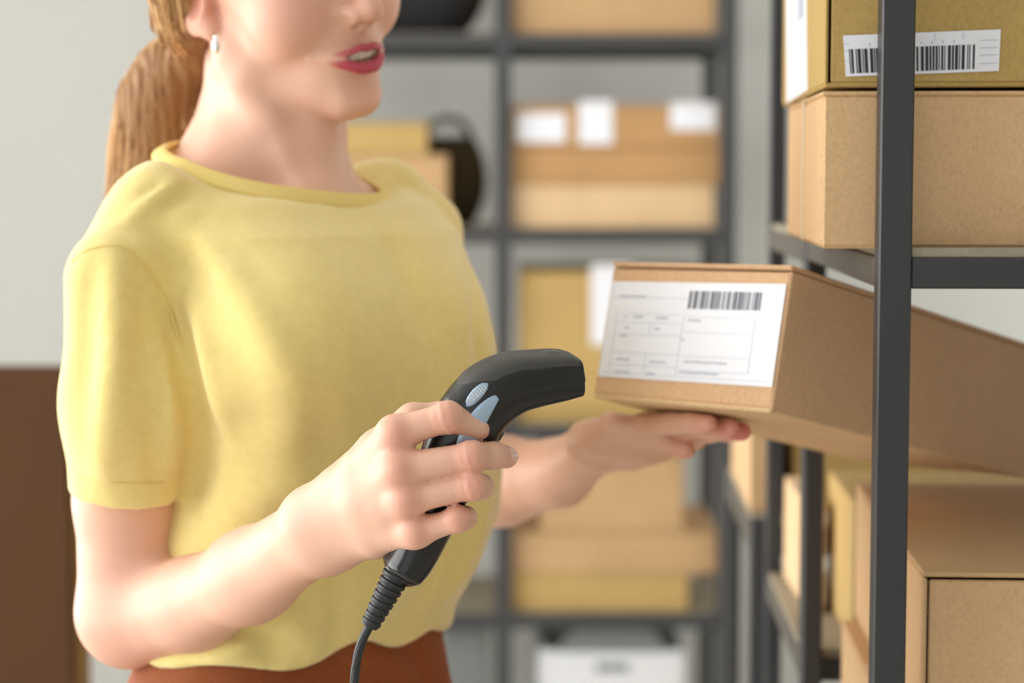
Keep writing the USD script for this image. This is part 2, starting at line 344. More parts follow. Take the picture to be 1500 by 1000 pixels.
# a dark curved bag strap of cloth behind it
def bag(name, label, cx, cz, y, w, h, d, mat):
    t = thing(name, label, 'bag', frame((cx, y, cz)))
    rings = []
    for s in np.linspace(0, 1, 9):
        k = (math.sin(math.pi * (0.12 + 0.76 * s)) ** .45); a = np.linspace(0, 2 * np.pi, 28, endpoint=False)
        rings.append(np.stack([np.sign(np.cos(a)) * np.abs(np.cos(a)) ** .6 * w / 2 * k, np.sign(np.sin(a)) * np.abs(np.sin(a)) ** .6 * d / 2 * k, np.full(28, s * h)], 1))
    obj('body', loft(rings), mat, t)
    P = [(-.3 * w, 0, h * .97), (-.2 * w, 0, h * 1.14), (0, 0, h * 1.2), (.2 * w, 0, h * 1.14), (.3 * w, 0, h * .97)]
    obj('handle', tube(catmull(P, 24), .008), mat, t)
    return t
bag('shoulder_bag', 'dark olive rounded bag behind the cartons on the left of the rear rack', (655 - 750) / FPX * 4.4, 1.311, RY + .28, .17, .19, .16, M['olive'])
bag('holdall', 'black holdall on the top left shelf of the rear rack', (598 - 750) / FPX * 4.3, 1.706, RY + .2, .34, .26, .24, M['black'])
# label printer on the bottom shelf
pz = .12; px0, px1 = (788 - 750) / FPX * 4.2, (1012 - 750) / FPX * 4.2; ptop = at(900, 962, 4.2)[2]
pr = thing('label_printer', 'white label printer with a dark ringed grey lid, bottom shelf of the rear rack', 'printer', frame(((px0 + px1) / 2, RY + .03, ptop - .2)))
obj('body', box(px0, px1, RY + .03, RY + .33, ptop - .2, ptop, .012), M['white'], pr, world=True)
cx = (px0 + px1) / 2
def drum(r, y0, y1): 
    a = np.linspace(0, np.pi, 33)
    return loft([np.stack([cx + r * np.cos(a), np.full(33, y), ptop - .012 + r * .62 * np.sin(a)], 1) for y in (y0, y1)])
obj('lid_ring', drum(.142, RY + .036, RY + .3), M['dark'], pr, world=True)
obj('lid', drum(.112, RY + .032, RY + .31), M['grey'], pr, world=True)
obj('label_slot', box(cx - .035, cx + .035, RY + .027, RY + .035, ptop - .05, ptop - .032, .002), M['grey'], pr, world=True)
pb = thing('plinth_box', 'pale carton that the white label printer stands on', 'box', frame((cx, RY + .05, .12)))
obj('body', box(px0 + .01, px1 - .01, RY + .04, RY + .33, .12, ptop - .2, .002), M['kraft3'], pb, world=True)
# left of it a grey bin
for nm, lab, x0, x1, yt, m in (('storage_bin', 'grey plastic storage bin left of the label printer', 670, 716, 925, 'grey'), ):
    X0, X1 = (x0 - 750) / FPX * 4.25, (x1 - 750) / FPX * 4.25; zt_ = at(700, yt, 4.25)[2]
    t = thing(nm, lab, 'bin', frame(((X0 + X1) / 2, RY + .1, .12)))
    obj('body', trimesh.convex.convex_hull(np.array([[x, y, z] for z, s in ((.12, .88), (zt_, 1)) for x in ((X0 + X1) / 2 - (X1 - X0) * s, (X0 + X1) / 2 + (X1 - X0) / 2 * s) for y in (RY + .05, RY + .3)])), M[m], t, world=True)
    obj('rim', box(X0 - .03, X1 + .006, RY + .04, RY + .31, zt_, zt_ + .012, .003), M[m], t, world=True)
# ---------------------------------------------------------------- flat boards at the left
bx = thing('cardboard_panel', 'large dark brown cardboard panel standing at the left edge behind the elbow', 'cardboard', frame((-.75, 2.6, 0)))
zb = at(50, 534, 2.6)[2]
obj('front_sheet', box(-.95, at(100, 540, 2.6)[0], 2.575, 2.583, 0, zb, .001), M['brown'], bx, world=True)
obj('back_sheet', box(-.94, at(118, 540, 2.6)[0], 2.584, 2.62, 0, zb - .004, .001), M['brown2'], bx, world=True)
# ---------------------------------------------------------------- the held box
from_fit = np.array([-1.54199697e-01, 8.08233454e-01, 1.12665926e-01])
def rotvec(v):
    t = np.linalg.norm(v); k = v / t; K = np.array([[0, -k[2], k[1]], [k[2], 0, -k[0]], [-k[1], k[0], 0]])
    return np.eye(3) + math.sin(t) * K + (1 - math.cos(t)) * K @ K
Rc = rotvec(from_fit); C2W = np.stack([RT, -UPV, FW], 1)           # camera axes: right, down, forward
HX, HD, HZ = C2W @ Rc[:, 0], C2W @ Rc[:, 2], -(C2W @ Rc[:, 1])
HW, HH, HL = .1674, .1010, .325
HO = at(1160.7, 388.1, 1.38) - HX * HW - HZ * HH
held = Carton('parcel', 'tan parcel with a large white shipping label, held up on her left palm', frame(HO, ex=HX, ey=HD, ez=HZ), HW, HL, HH, M['heldb'], g=.0012, t=.0035, base=M['pale'], cat='parcel')
lb, q, n = held.label('front', ((898, 412), (1152, 416), (1131, 567), (876, 551)), label='white shipping label with a barcode and faint printed boxes')
barcode(lb, q, n, .475, .88, .085, .265, 26, 11, M['ink2'])
rows = [patch(q, n, a, b, c, c + .006) for a, b, c in ((.02, .47, .16), (.06, .44, .33), (.06, .46, .42), (.06, .46, .545), (.06, .46, .735), (.06, .46, .86), (.48, .86, .345), (.48, .86, .5), (.48, .86, .74), (.48, .86, .885), (.02, .98, .95))]
rows += [patch(q, n, a, a + .003, b, c) for a, b, c in ((.06, .33, .95), (.27, .42, .545), (.46, .33, .95), (.86, .345, .885), (.27, .735, .95))]
obj('form_lines', rows, M['fainter'], lb, world=True)
r = random.Random(4)
txt = []
for a, b, c in ((.06, .22, .145), (.11, .12, .36), (.16, .22, .355), (.30, .37, .36), (.49, .56, .375), (.12, .145, .475), (.3, .33, .475), (.1, .14, .555), (.46, .48, .57), (.1, .18, .8), (.3, .4, .81), (.5, .74, .79), (.1, .19, .93), (.29, .34, .93), (.48, .7, .9)):
    u = a
    while u < b:
        w = min(r.uniform(.006, .02), b - u); txt.append(patch(q, n, u, u + w, c, c + .018)); u += w + .005
obj('print', txt, M['faint'], lb, world=True)
# ---------------------------------------------------------------- the hand scanner
M['shell'] = mat_plain('scanner_black_shell', srgb(27, 28, 30), 0.22, bump=.06, bscale=1500)
M['matt'] = mat_plain('scanner_matt_panel', srgb(62, 61, 58), 0.5, bump=.1, bscale=2200)  # grey raised so the panel carries ceiling light in its colour
M['rubber'] = mat_plain('black_rubber', srgb(36, 38, 41), 0.5)
M['strip'] = mat_plain('silver_blue_strip', srgb(168, 192, 216), 0.28, metallic=.35)  # pale blue is the window reflection painted on the grip; indicator shares it
M['chrome'] = mat_plain('chrome', (.86, .88, .9), 0.12, metallic=1.0)
M['lens'] = mat_plain('dark_violet_window', srgb(70, 52, 84), 0.1, coat=1.0)
SB = -.36 * RT + .93 * np.array([0, 1., 0]) + .16 * np.array([0, 0, 1.]); SB /= np.linalg.norm(SB)   # across the scanner, away from the camera
S0 = at(680, 640, 1.192)
def sp(px, py): return hit(px, py, S0, SB)
MM = 1.192 / FPX
spine = [(588, 836, 30, 15.5), (602, 815, 33, 16), (620, 778, 36, 16), (640, 735, 38, 15.5), (656, 690, 45, 16), (673, 646, 50, 17), (691, 609, 51, 18.5), (716, 580, 48, 19.5), (746, 562, 43, 20), (782, 554, 38, 20), (815, 549, 34, 19.5), (838, 546.5, 29, 19)]
A = np.array(spine, float); NS = 60
A = catmull(A, NS)
SP = np.array([sp(a, b) for a, b in A[:, :2]]); tg = np.gradient(SP, axis=0); tg /= np.linalg.norm(tg, axis=1, keepdims=True)
NU = np.cross(SB, tg); NU /= np.linalg.norm(NU, axis=1, keepdims=True)                  # towards the scanner's back and top
if NU[-1] @ UPV < 0: NU = -NU
th = np.linspace(0, 2 * np.pi, 72, endpoint=False)
def ring(i, k=1.0, dy=0.0, taper=1.0):
    """Cross-section: th = 90 deg is the top, 180 deg the side towards the camera."""
    ee = 2.5 + 1.5 * min(max((i / NS - .55) / .25, 0), 1) + 2.0 * min(max((i / NS - .8) / .2, 0), 1)
    c, s = np.cos(th), np.sin(th); rr_ = (np.abs(c) ** ee + np.abs(s) ** ee) ** (-1 / ee)
    head = min(max((i / NS - .42) / .25, 0), 1)
    dt = np.abs(np.angle(np.exp(1j * (np.where(c < 0, np.pi - th, th) - math.radians(-6)))))
    rr_ = rr_ * (1 - head * .055 * np.exp(-(dt / .07) ** 2)) * np.where(s < math.sin(math.radians(-8)), 1 - .04 * head, 1)
    w, h = A[i, 3] * .001 * k, A[i, 2] * MM * k
    wtop = w * (1 - .28 * head * np.clip(s, 0, 1))                                       # narrower towards the top
    return SP[i] + (rr_ * c * wtop)[:, None] * SB + (rr_ * s * h)[:, None] * NU[i] * taper + dy * tg[i]
scn = thing('barcode_scanner', 'black handheld barcode scanner with a corded grip, held in her right hand', 'scanner', frame(S0))
rings = [ring(0, .55, -.004), ring(0, .86, -.002)] + [ring(i) for i in range(NS)] + [ring(NS - 1, .975, .0008), ring(NS - 1, .94, .0012)]
obj('body', loft(rings), M['shell'], scn, world=True, smooth=50)
def surf(i, ang, lift=0.0):
    """A point on the shell at spine index i and section angle ang (degrees)."""
    R = ring(int(i)); R2 = ring(min(int(i) + 1, NS - 1)); f = i - int(i); R = R * (1 - f) + R2 * f
    x = (math.radians(ang) % (2 * np.pi)) / (2 * np.pi) * 72; j = int(x) % 72; g = x - int(x)
    p = R[j] * (1 - g) + R[(j + 1) % 72] * g; c = SP[int(i)]
    d = p - c; return p + d / np.linalg.norm(d) * lift
def plate(fn, nu, nv, t):
    """A thin shell over a (u, v) map of the scanner's surface, u and v in 0 to 1; t: height at (u, v)."""
    U, V = np.meshgrid(np.linspace(0, 1, nu), np.linspace(0, 1, nv), indexing='ij')
    top = np.array([fn(u, v, t(u, v)) for u, v in zip(U.ravel(), V.ravel())]).reshape(nu, nv, 3); bot = np.array([fn(u, v, -.0015) for u, v in zip(U.ravel(), V.ravel())]).reshape(nu, nv, 3)
    v = np.vstack([top.reshape(-1, 3), bot.reshape(-1, 3)]); f = []; n = nu * nv
    for i in range(nu - 1):
        for j in range(nv - 1):
            a, b, c, d = i * nv + j, (i + 1) * nv + j, (i + 1) * nv + j + 1, i * nv + j + 1
            f += [[a, b, c], [a, c, d], [n + a, n + c, n + b], [n + a, n + d, n + c]]
    rim = [i * nv for i in range(nu)] + [(nu - 1) * nv + j for j in range(1, nv)] + [i * nv + nv - 1 for i in range(nu - 2, -1, -1)] + [j for j in range(nv - 2, 0, -1)]
    for a, b in zip(rim, rim[1:] + rim[:1]): f += [[a, n + a, n + b], [a, n + b, b]]
    m = trimesh.Trimesh(v, f, process=False); m.fix_normals(); return m
edge = lambda u, v, k=.16: min(min(u, 1 - u) / k, min(v, 1 - v) / k, 1.0)
ov = lambda u: math.sqrt(max(1 - (2 * u - 1) ** 2 * .98, .02))
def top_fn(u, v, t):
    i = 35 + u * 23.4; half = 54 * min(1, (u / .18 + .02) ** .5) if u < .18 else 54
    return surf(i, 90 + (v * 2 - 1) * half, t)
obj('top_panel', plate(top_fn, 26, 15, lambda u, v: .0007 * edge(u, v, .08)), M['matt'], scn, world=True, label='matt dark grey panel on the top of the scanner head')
obj('thumb_rest', plate(lambda u, v, t: surf(50.5 + u * 4.6, 90 + (v * 2 - 1) * 20 * ov(u), t), 10, 9, lambda u, v: .0007 + .0008 * edge(u, v, .3)), M['shell'], scn, world=True)
obj('side_reflection', plate(lambda u, v, t: surf(22 + u * 16, 178 - 12 * u + (v * 2 - 1) * (24 - 12 * u) * ov(u * .96), t), 22, 9, lambda u, v: .0005 * edge(u, v)), M['strip'], scn, world=True, label='window reflection painted as a silvery blue inlay on the side of the grip')
ind = obj('indicator', plate(lambda u, v, t: surf(33.2 + u * 5.0, 143 - 2 * u + (v * 2 - 1) * 9 * ov(u), t), 10, 7, lambda u, v: .0009 * edge(u, v)), M['strip'], scn, world=True)
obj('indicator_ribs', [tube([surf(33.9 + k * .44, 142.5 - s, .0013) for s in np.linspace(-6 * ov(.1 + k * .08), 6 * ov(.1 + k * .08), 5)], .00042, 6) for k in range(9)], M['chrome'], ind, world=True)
obj('trigger', plate(lambda u, v, t: surf(29 + u * 5.5, 268 + (v * 2 - 1) * 38 * ov(u), t), 12, 9, lambda u, v: .0022 * edge(u, v, .4)), M['rubber'], scn, world=True)
qn = [ring(NS - 1, .78, .0016)]
obj('scan_window', loft([ring(NS - 1, .84, .0006), ring(NS - 1, .84, .0018)]), M['lens'], scn, world=True, label='violet-black scan window in the nose')
# strain relief and cable
c0, c1_ = sp(584, 836), sp(541, 917); ax = c1_ - c0; L = np.linalg.norm(ax)
obj('grip_collar', tube([sp(600, 822), sp(592, 832), sp(584, 843), sp(580, 848)], [.0125, .0125, .0105, .007], 24), M['shell'], scn, world=True)
segs = []
for k in range(8):
    s0, s1 = .06 + k * .118, .06 + k * .118 + .076; rr0 = .0088 - .0032 * s0
    segs.append(tube(np.array([c0 + ax * s for s in (s0, s0 + .012, s1 - .012, s1)]), [rr0 * .93, rr0, rr0 * .98, rr0 * .92], 18))
segs.append(tube(np.array([c0 + ax * s for s in (0, .5, 1.0)]), [.0076, .0064, .0050], 14))
obj('strain_relief', segs, M['rubber'], scn, world=True, label='ribbed black strain relief of the cable')
cp = [c0 + ax * .93, sp(541, 917), sp(530, 940), sp(523, 965), sp(519, 1000), sp(516, 1060)] + [sp(516, 1060) + np.array([-.01, .0, -.2]), sp(516, 1060) + np.array([-.08, -.03, -.7]), np.array([sp(516, 1060)[0] - .15, sp(516, 1060)[1] - .1, .02]), np.array([sp(516, 1060)[0] - .6, sp(516, 1060)[1] - .2, .004])]
obj('cable', tube(catmull(cp, 90), .0027, 10), M['rubber'], scn, world=True)
# ---------------------------------------------------------------- distance fields: the person
def capsule(P, a, b, ra, rb):
    a, b = np.asarray(a, float), np.asarray(b, float); ab = b - a; t = np.clip((P - a) @ ab / (ab @ ab), 0, 1)
    return np.linalg.norm(P - a - t[:, None] * ab, axis=1) - (ra + (rb - ra) * t)
def ell(P, c, r, R=None):
    q = P - c
    if R is not None: q = q @ R
    r = np.asarray(r, float); k0 = np.linalg.norm(q / r, axis=1); k1 = np.linalg.norm(q / r ** 2, axis=1)
    return k0 * (k0 - 1) / np.maximum(k1, 1e-9)
def smin(a, b, k):
    h = np.maximum(k - np.abs(a - b), 0) / k; return np.minimum(a, b) - h * h * k * .25
def smax(a, b, k): return -smin(-a, -b, k)
def polyd(P, pts):
    """Distance to a polyline, and the place along it from 0 to 1."""
    best = np.full(len(P), 1e9); at_ = np.zeros(len(P)); n = len(pts) - 1
    for i in range(n):
        a, b = pts[i], pts[i + 1]; ab = b - a; t = np.clip((P - a) @ ab / (ab @ ab), 0, 1); d = np.linalg.norm(P - a - t[:, None] * ab, axis=1)
        m = d < best; best[m] = d[m]; at_[m] = (i + t[m]) / n
    return best, at_
def mesh_field(f, lo, hi, h, newton=2, slack=1.25):
    """Surface nets on a sparse grid of cells of size h; the vertices are then moved onto f = 0."""
    lo = np.asarray(lo, float); hi = np.asarray(hi, float); s = 16; n = np.ceil((hi - lo) / (h * s)).astype(int)
    C = np.stack(np.meshgrid(*[np.arange(k) for k in n], indexing='ij'), -1).reshape(-1, 3) * s
    while True:
        v = f(lo + (C + s / 2) * h); C = C[np.abs(v) < s * h * .87 * slack + .004 * (s > 1)]
        if s == 2: break
        nx = s // 4 if s == 16 else s // 2; k = s // nx
        o = np.stack(np.meshgrid(*[np.arange(k)] * 3, indexing='ij'), -1).reshape(-1, 3) * nx
        C = (C[:, None] + o[None]).reshape(-1, 3); s = nx
    o = np.stack(np.meshgrid(*[np.arange(2)] * 3, indexing='ij'), -1).reshape(-1, 3); C = (C[:, None] + o[None]).reshape(-1, 3)
    B = 1 << 20; key = lambda Q: (Q[..., 0].astype(np.int64) * B + Q[..., 1]) * B + Q[..., 2]
    K = (C[:, None] + o[None]).reshape(-1, 3); uk, first, inv = np.unique(key(K), return_index=True, return_inverse=True)
    val = f(lo + K[first] * h); V = val[inv].reshape(-1, 8); act = (V.min(1) < 0) & (V.max(1) >= 0); C, V = C[act], V[act]
    ck = key(C); order = np.argsort(ck); ck, C, V = ck[order], C[order], V[order]
    acc = np.zeros((len(C), 3)); cnt = np.zeros(len(C))
    for i in range(8):
        for ax_ in range(3):
            if o[i, ax_] == 0:
                j = i + (4, 2, 1)[ax_]; a, b = V[:, i], V[:, j]; m = (a < 0) != (b < 0); t = a[m] / (a[m] - b[m])
                p = np.tile(o[i].astype(float), (m.sum(), 1)); p[:, ax_] = t; acc[m] += p; cnt[m] += 1
    X = lo + (C + acc / cnt[:, None]) * h; F = []
    for ax_ in range(3):
        j = (4, 2, 1)[ax_]; a, b = V[:, 0], V[:, j]; m = np.nonzero((a < 0) != (b < 0))[0]; u, w = (ax_ + 1) % 3, (ax_ + 2) % 3
        E = np.zeros((4, 3), int); E[1, u] = -1; E[2, u] = -1; E[2, w] = -1; E[3, w] = -1
        Q = key(C[m][:, None] + E[None]); idx = np.searchsorted(ck, Q); idx = np.minimum(idx, len(ck) - 1); ok = (ck[idx] == Q).all(1)
        q = idx[ok]; fl = a[m][ok] >= 0; q[fl] = q[fl][:, ::-1]; F += [q[:, [0, 1, 2]], q[:, [0, 2, 3]]]
    F = np.vstack(F); e = h * .3
    tet = np.array([[1, 1, 1], [1, -1, -1], [-1, 1, -1], [-1, -1, 1]], float)
    for _ in range(newton):
        g = sum(k[None] * f(X + k * e)[:, None] for k in tet) / (4 * e); g2 = np.maximum((g * g).sum(1), .2)
        X = X - np.clip(f(X) / g2, -h, h)[:, None] * g
    return X, F
def px_of(p):
    v = np.asarray(p) - CAM; z = v @ FW; return 750 + v @ RT / z * FPX, 500 - v @ UPV / z * FPX, z
def chain(P, pts, k=.006):
    """pts: (px, py, d, radius in metres); a smooth chain of tapering bones."""
    W = [at(*p[:3]) for p in pts]; f = None
    for (a, b, p, q) in zip(W[:-1], W[1:], pts[:-1], pts[1:]):
        c = capsule(P, a, b, p[3], q[3]); f = c if f is None else smin(f, c, k)
    return f
def gauss_line(P, pts, w):
    W = np.array([at(*p) for p in pts]); d, t = polyd(P, catmull(W, 4 * len(W))); return np.exp(-(d / w) ** 2) * np.sin(np.pi * np.clip(t * .9 + .05, 0, 1)) ** .5
# head frame
def unit(v): return np.asarray(v, float) / np.linalg.norm(v)
HC = at(402, -21, 1.497); HS = .93            # middle of the head between the ears; its scale
HF = unit([.725, -.69, -.05]); HLf = unit([.69, .725, .20]); HLf = unit(HLf - HF * (HLf @ HF)); HU = np.cross(HF, HLf)
HR = np.stack([HF, HLf, HU], 1)
def hp(f, l, u): return HC + HR @ (np.array([f, l, u], float) * .001 * HS)
def mm(*v): return np.array(v, float) * .001
LIPU = [(74, -36, -50.4), (92, -20, -50.4), (99.5, -7.5, -47.2), (100.5, 0, -48.2), (99.5, 7.5, -47.2), (92, 20, -50.4), (74, 36, -50.4)]
LIPL = [(74, -35, -51.0), (91.5, -20, -57.4), (97.5, -9, -62.2), (98.5, 0, -63.2), (97.5, 9, -62.2), (91.5, 20, -57.4), (74, 35, -51.0)]
def rot_l(a):   # rotation about the l axis in head coordinates
    c, s = math.cos(a), math.sin(a); return np.array([[c, 0, s], [0, 1, 0], [-s, 0, c]])
def head_field(P):
    Q = (P - HC) @ HR / HS                                                   # f, l, u in metres
    A_ = Q.copy(); A_[:, 1] = np.abs(A_[:, 1])
    f = ell(Q, mm(-8, 0, 42), mm(94, 73, 86))
    f = smin(f, ell(Q, mm(40, 0, 0), mm(50, 61, 72)), .03)
    f = smin(f, ell(A_, mm(59, 39, -16), mm(28, 28, 32)), .02)              # cheeks
    f = smin(f, ell(Q, mm(70, 0, -52), mm(24, 31, 30)), .018)               # muzzle
    j = capsule(A_, mm(2, 55, -36), mm(20, 51, -60), .010, .0105); j = smin(j, capsule(A_, mm(20, 51, -60), mm(74, 12, -90), .0105, .011), .012)
    f = smin(f, j, .026)
    f = smin(f, ell(Q, mm(80, 0, -86), mm(15, 17, 14)), .014)               # chin
    f = smin(f, capsule(Q, mm(56, 0, -64), mm(30, 0, -52), .026, .030), .02)
    f = smax(f, -capsule(Q, mm(107, -14, -75), mm(107, 14, -75), .0125, .0125), .012)   # fold under the lower lip
    n = capsule(Q, mm(91, 0, 18), mm(108, 0, -17), .0075, .0085); n = smin(n, ell(A_, mm(97, 11.5, -22), mm(11, 7, 8)), .008); n = smin(n, capsule(Q, mm(108, 0, -19), mm(96, 0, -29), .007, .005), .008)
    f = smin(f, n, .012)
    f = smax(f, -ell(A_, mm(101, 6.5, -30), mm(6, 3.4, 3.2)), .003)         # nostrils
    f = smax(f, -capsule(A_, mm(98, 20, -27), mm(86, 42, -50), .0028, .0024), .009)      # fold from nose to mouth
    f = smax(f, -capsule(Q, mm(106, 0, -33), mm(106, 0, -42), .003, .003), .006)
    f = smax(f, -ell(A_, mm(96, 32, 21), mm(20, 19, 13)), .016)             # eye sockets
    f = smax(f, -ell(Q, mm(98, 0, -53.4), mm(25, 28.5, 3.9)), .003)           # the open mouth
    f = smin(f, ell(A_, mm(77, 31, 20), mm(13.4, 14, 13.4)), .010)          # eyelids, looking down
    f = smax(f, -ell(A_, mm(92, 31, 17.5), mm(12, 12.5, 3.6)), .002)
    dU, _ = polyd(Q, catmull(np.array(LIPU) * .001, 22)); dL, _ = polyd(Q, catmull(np.array(LIPL) * .001, 22)); tp = np.clip(1 - (np.abs(Q[:, 1]) / .038) ** 2, .08, 1)
    f = smin(f, dU - .0028 * tp ** .8, .004); f = smin(f, dL - .0046 * tp ** .8, .0045)
    # ears
    Re = rot_l(.25); Ee = ell(A_, mm(-10, 71, -1), mm(15, 9, 29), Re)
    Ee = smin(Ee, ell(A_, mm(-2, 69, -23), mm(8, 5.5, 9)), .008)
    Ee = smax(Ee, -ell(A_, mm(-5, 79, 0), mm(8.5, 7, 16), Re), .004); Ee = smax(Ee, -capsule(A_, mm(-17, 79, 16), mm(-18, 79, -10), .003, .0025), .004)
    f = smin(f, Ee, .007)
    return f * HS
def arm_near(P):
    f = chain(P, [(168, 405, 1.392, .027), (184, 640, 1.415, .030), (185, 730, 1.420, .0345), (192, 890, 1.436, .0365)], .012)
    f = smin(f, chain(P, [(192, 902, 1.436, .0355), (287, 883, 1.388, .0305), (372, 840, 1.322, .0258)], .012), .014)
    f = smin(f, chain(P, [(366, 836, 1.328, .0225), (459, 757, 1.238, .0150), (525, 705, 1.210, .0120)], .02), .02)
    f = smin(f, chain(P, [(366, 850, 1.328, .0225), (481, 795, 1.242, .0150), (548, 782, 1.214, .0115)], .02), .02)
    return f
NH = [  # right hand fingers: knuckle, middle joint, end joint, tip
    [(578, 635, 1.174, .0094), (655, 611, 1.170, .0083), (698, 625, 1.180, .0075), (715, 640, 1.192, .0064)],
    [(582, 688, 1.170, .0095), (690, 669, 1.166, .0082), (724, 667, 1.178, .0076), (742, 669, 1.189, .0066)],
    [(594, 731, 1.172, .0088), (692, 711, 1.167, .0076), (705, 713, 1.186, .0070), (693, 717, 1.206, .0062)],
    [(608, 780, 1.180, .0080), (670, 760, 1.172, .0068), (682, 758, 1.189, .0063), (670, 763, 1.206, .0056)]]
NAILS = []
def hand_near(P):
    W0 = [(468, 752, 1.236, .0125), (475, 763, 1.233, .0125), (481, 778, 1.234, .0125), (488, 793, 1.238, .012)]
    f = None
    for a, b in zip(W0, NH):
        m = b[0]; c = chain(P, [a, ((a[0] * .45 + m[0] * .55), a[1] * .45 + m[1] * .55, a[2] * .45 + m[2] * .55 + .0005, .0112), (*m[:3], m[3] * 1.0)], .006); f = c if f is None else smin(f, c, .013)
    f = smin(f, chain(P, [(500, 770, 1.240, .0145), (560, 725, 1.203, .016), (575, 745, 1.197, .013)]), .014)   # the palm side
    g = None
    for b in NH:
        c = chain(P, b, .003); c = smin(c, ell(P, at(b[1][0], b[1][1], b[1][2] - .001), np.full(3, b[1][3] * 1.08)), .004)
        c = smin(c, chain(P, [(b[0][0] + 1, b[0][1] - 1, b[0][2] - .004, b[0][3] * .78), (b[0][0] + 6, b[0][1] - 2, b[0][2] - .003, b[0][3] * .7)], .003), .005)
        g = c if g is None else smin(g, c, .0022)
    f = smin(f, g, .0075)
    near = np.abs(f) < .012
    if near.any():
        q = P[near]; d_ = np.zeros(len(q))
        for b, x in zip(NH, ((486, 738), (492, 750), (498, 764), (506, 784))):      # sinews on the back of the hand
            W_ = np.array([at(*x, 1.222), at((x[0] + b[0][0]) / 2, (x[1] + b[0][1]) / 2, 1.193), at(*b[0][:2], b[0][2] - b[0][3])]); e, u = polyd(q, catmull(W_, 10)); d_ += .0018 * np.exp(-(e / .0034) ** 2)
        for b in NH[:3]:                                                          # creases over the middle joints
            A0, B0 = at(*b[0][:3]), at(*b[1][:3]); ax_ = unit(B0 - A0); s_ = (q - B0) @ ax_; e = np.linalg.norm(q - B0, axis=1)
            d_ -= .0010 * np.exp(-(e / .012) ** 2) * np.exp(-(np.abs(np.abs(s_ + .001) - .0024) / .0010) ** 2)
        f[near] -= d_
    t = chain(P, [(505, 712, 1.228, .015), (556, 660, 1.226, .0125), (606, 618, 1.224, .0105), (650, 612, 1.226, .0092), (676, 612, 1.222, .0075)], .006)
    return smin(f, t, .007)
def arm_far(P):
    f = chain(P, [(612, 345, 1.622, .027), (630, 560, 1.70, .031), (645, 715, 1.77, .034)], .01)
    w = px_of(W1)
    f = smin(f, chain(P, [(645, 712, 1.77, .034), (735, 704, 1.725, .0365), (820, 692, 1.67, .0265), (*w[:2], w[2], .0195)], .012), .012)
    return f
# far hand: fingers lie on the parcel's underside
BN = HZ; BO = HO                                                              # the parcel's bottom plane
def under(px, py, off): return hit(px, py, BO - BN * off, BN)
def fing(P, pts, k=.003):
    f = None
    for (a, ra), (b, rb) in zip(pts[:-1], pts[1:]):
        c = capsule(P, a, b, ra, rb); f = c if f is None else smin(f, c, k)
    return f
FG = np.array([.5, -.866, 0.]); FG = unit(FG - BN * (FG @ BN)); FS = unit(np.cross(BN, FG)); FS = FS if FS[0] > 0 else -FS   # along the fingers; to the thumb side
TIP = under(1086, 632, .0085)
W1 = TIP - FG * .146 - FS * .024 - BN * .020
FARF = []
for s_, l0, l1_, r_ in ((-.054, -.030, .056, .0068), (-.036, .008, .076, .0078), (-.018, .010, .080, .0082), (.0, .0, .070, .0080)):
    tip = TIP + FS * s_ + FG * l0; kn = tip - FG * l1_
    FARF.append([(kn - BN * .005, r_ * 1.2), (tip - FG * l1_ * .55 - BN * .001, r_ * 1.05), (tip - FG * l1_ * .25, r_ * .97), (tip, r_ * .84)])
kn = FARF[0][0][0]
FARF[0] = [(kn - BN * .003, .0088), (at(985, 648, (kn - CAM) @ FW - .012), .0076), (at(1000, 657, (kn - CAM) @ FW - .018), .0070), (at(1006, 659, (kn - CAM) @ FW - .016), .0062)]
def hand_far(P):
    f = None
    for i, F_ in enumerate(FARF):
        b = W1 + FS * (.011 * (i - 1.5)) + FG * .006
        c = fing(P, [(b, .0145), ((b + F_[0][0]) / 2 - BN * .002, .0125), F_[0]], .006); f = c if f is None else smin(f, c, .014)
    g = None
    for F_ in FARF:
        c = fing(P, F_); g = c if g is None else smin(g, c, .002)
    f = smin(f, g, .008)
    th_ = W1 + FS * .020 + FG * .020
    f = smin(f, fing(P, [(th_, .013), (th_ + FG * .020 + FS * .012 + BN * .008, .011), (th_ + FG * .035 + FS * .020 + BN * .012, .0092), (th_ + FG * .046 + FS * .024 + BN * .014, .0078)]), .012)
    return smax(f, (P - (BO - BN * .0006)) @ BN, .002)                        # pressed flat against the parcel
NB = unit([.79, -.62, 0]); LB = unit([.62, .79, 0])
def torso_rows(rows):
    """rows: (py, px of the centre line, half width, half depth) -> arrays over z."""
    W = np.array([at(x, y, 1.5) for y, x, _, _ in rows]); o = np.argsort(W[:, 2]); R = np.array(rows)[o]; return W[o], R[:, 2], R[:, 3]
def torso_field(P, T_, grow=0.0):
    W, a, b = T_; z = P[:, 2]; zz = W[:, 2]
    cx, cy = np.interp(z, zz, W[:, 0]), np.interp(z, zz, W[:, 1]); aa, bb = np.interp(z, zz, a) + grow, np.interp(z, zz, b) + grow
    q = P[:, :2] - np.stack([cx, cy], 1); u, v = q @ LB[:2], q @ NB[:2]
    k0 = ((np.abs(u) / aa) ** 2.3 + (np.abs(v) / bb) ** 2.3) ** (1 / 2.3); k1 = np.sqrt((u / aa ** 2) ** 2 + (v / bb ** 2) ** 2)
    d = k0 * (k0 - 1) / np.maximum(k1, 1 / np.maximum(aa, bb) * .5)
    return smax(d, np.maximum(z - zz[-1] - .0, zz[0] - z), .02)
BODY = torso_rows([(305, 425, .085, .045), (345, 436, .108, .06), (420, 452, .125, .08), (540, 462, .118, .08), (700, 462, .105, .075), (850, 440, .098, .07), (1000, 425, .105, .072), (1080, 425, .11, .072)])
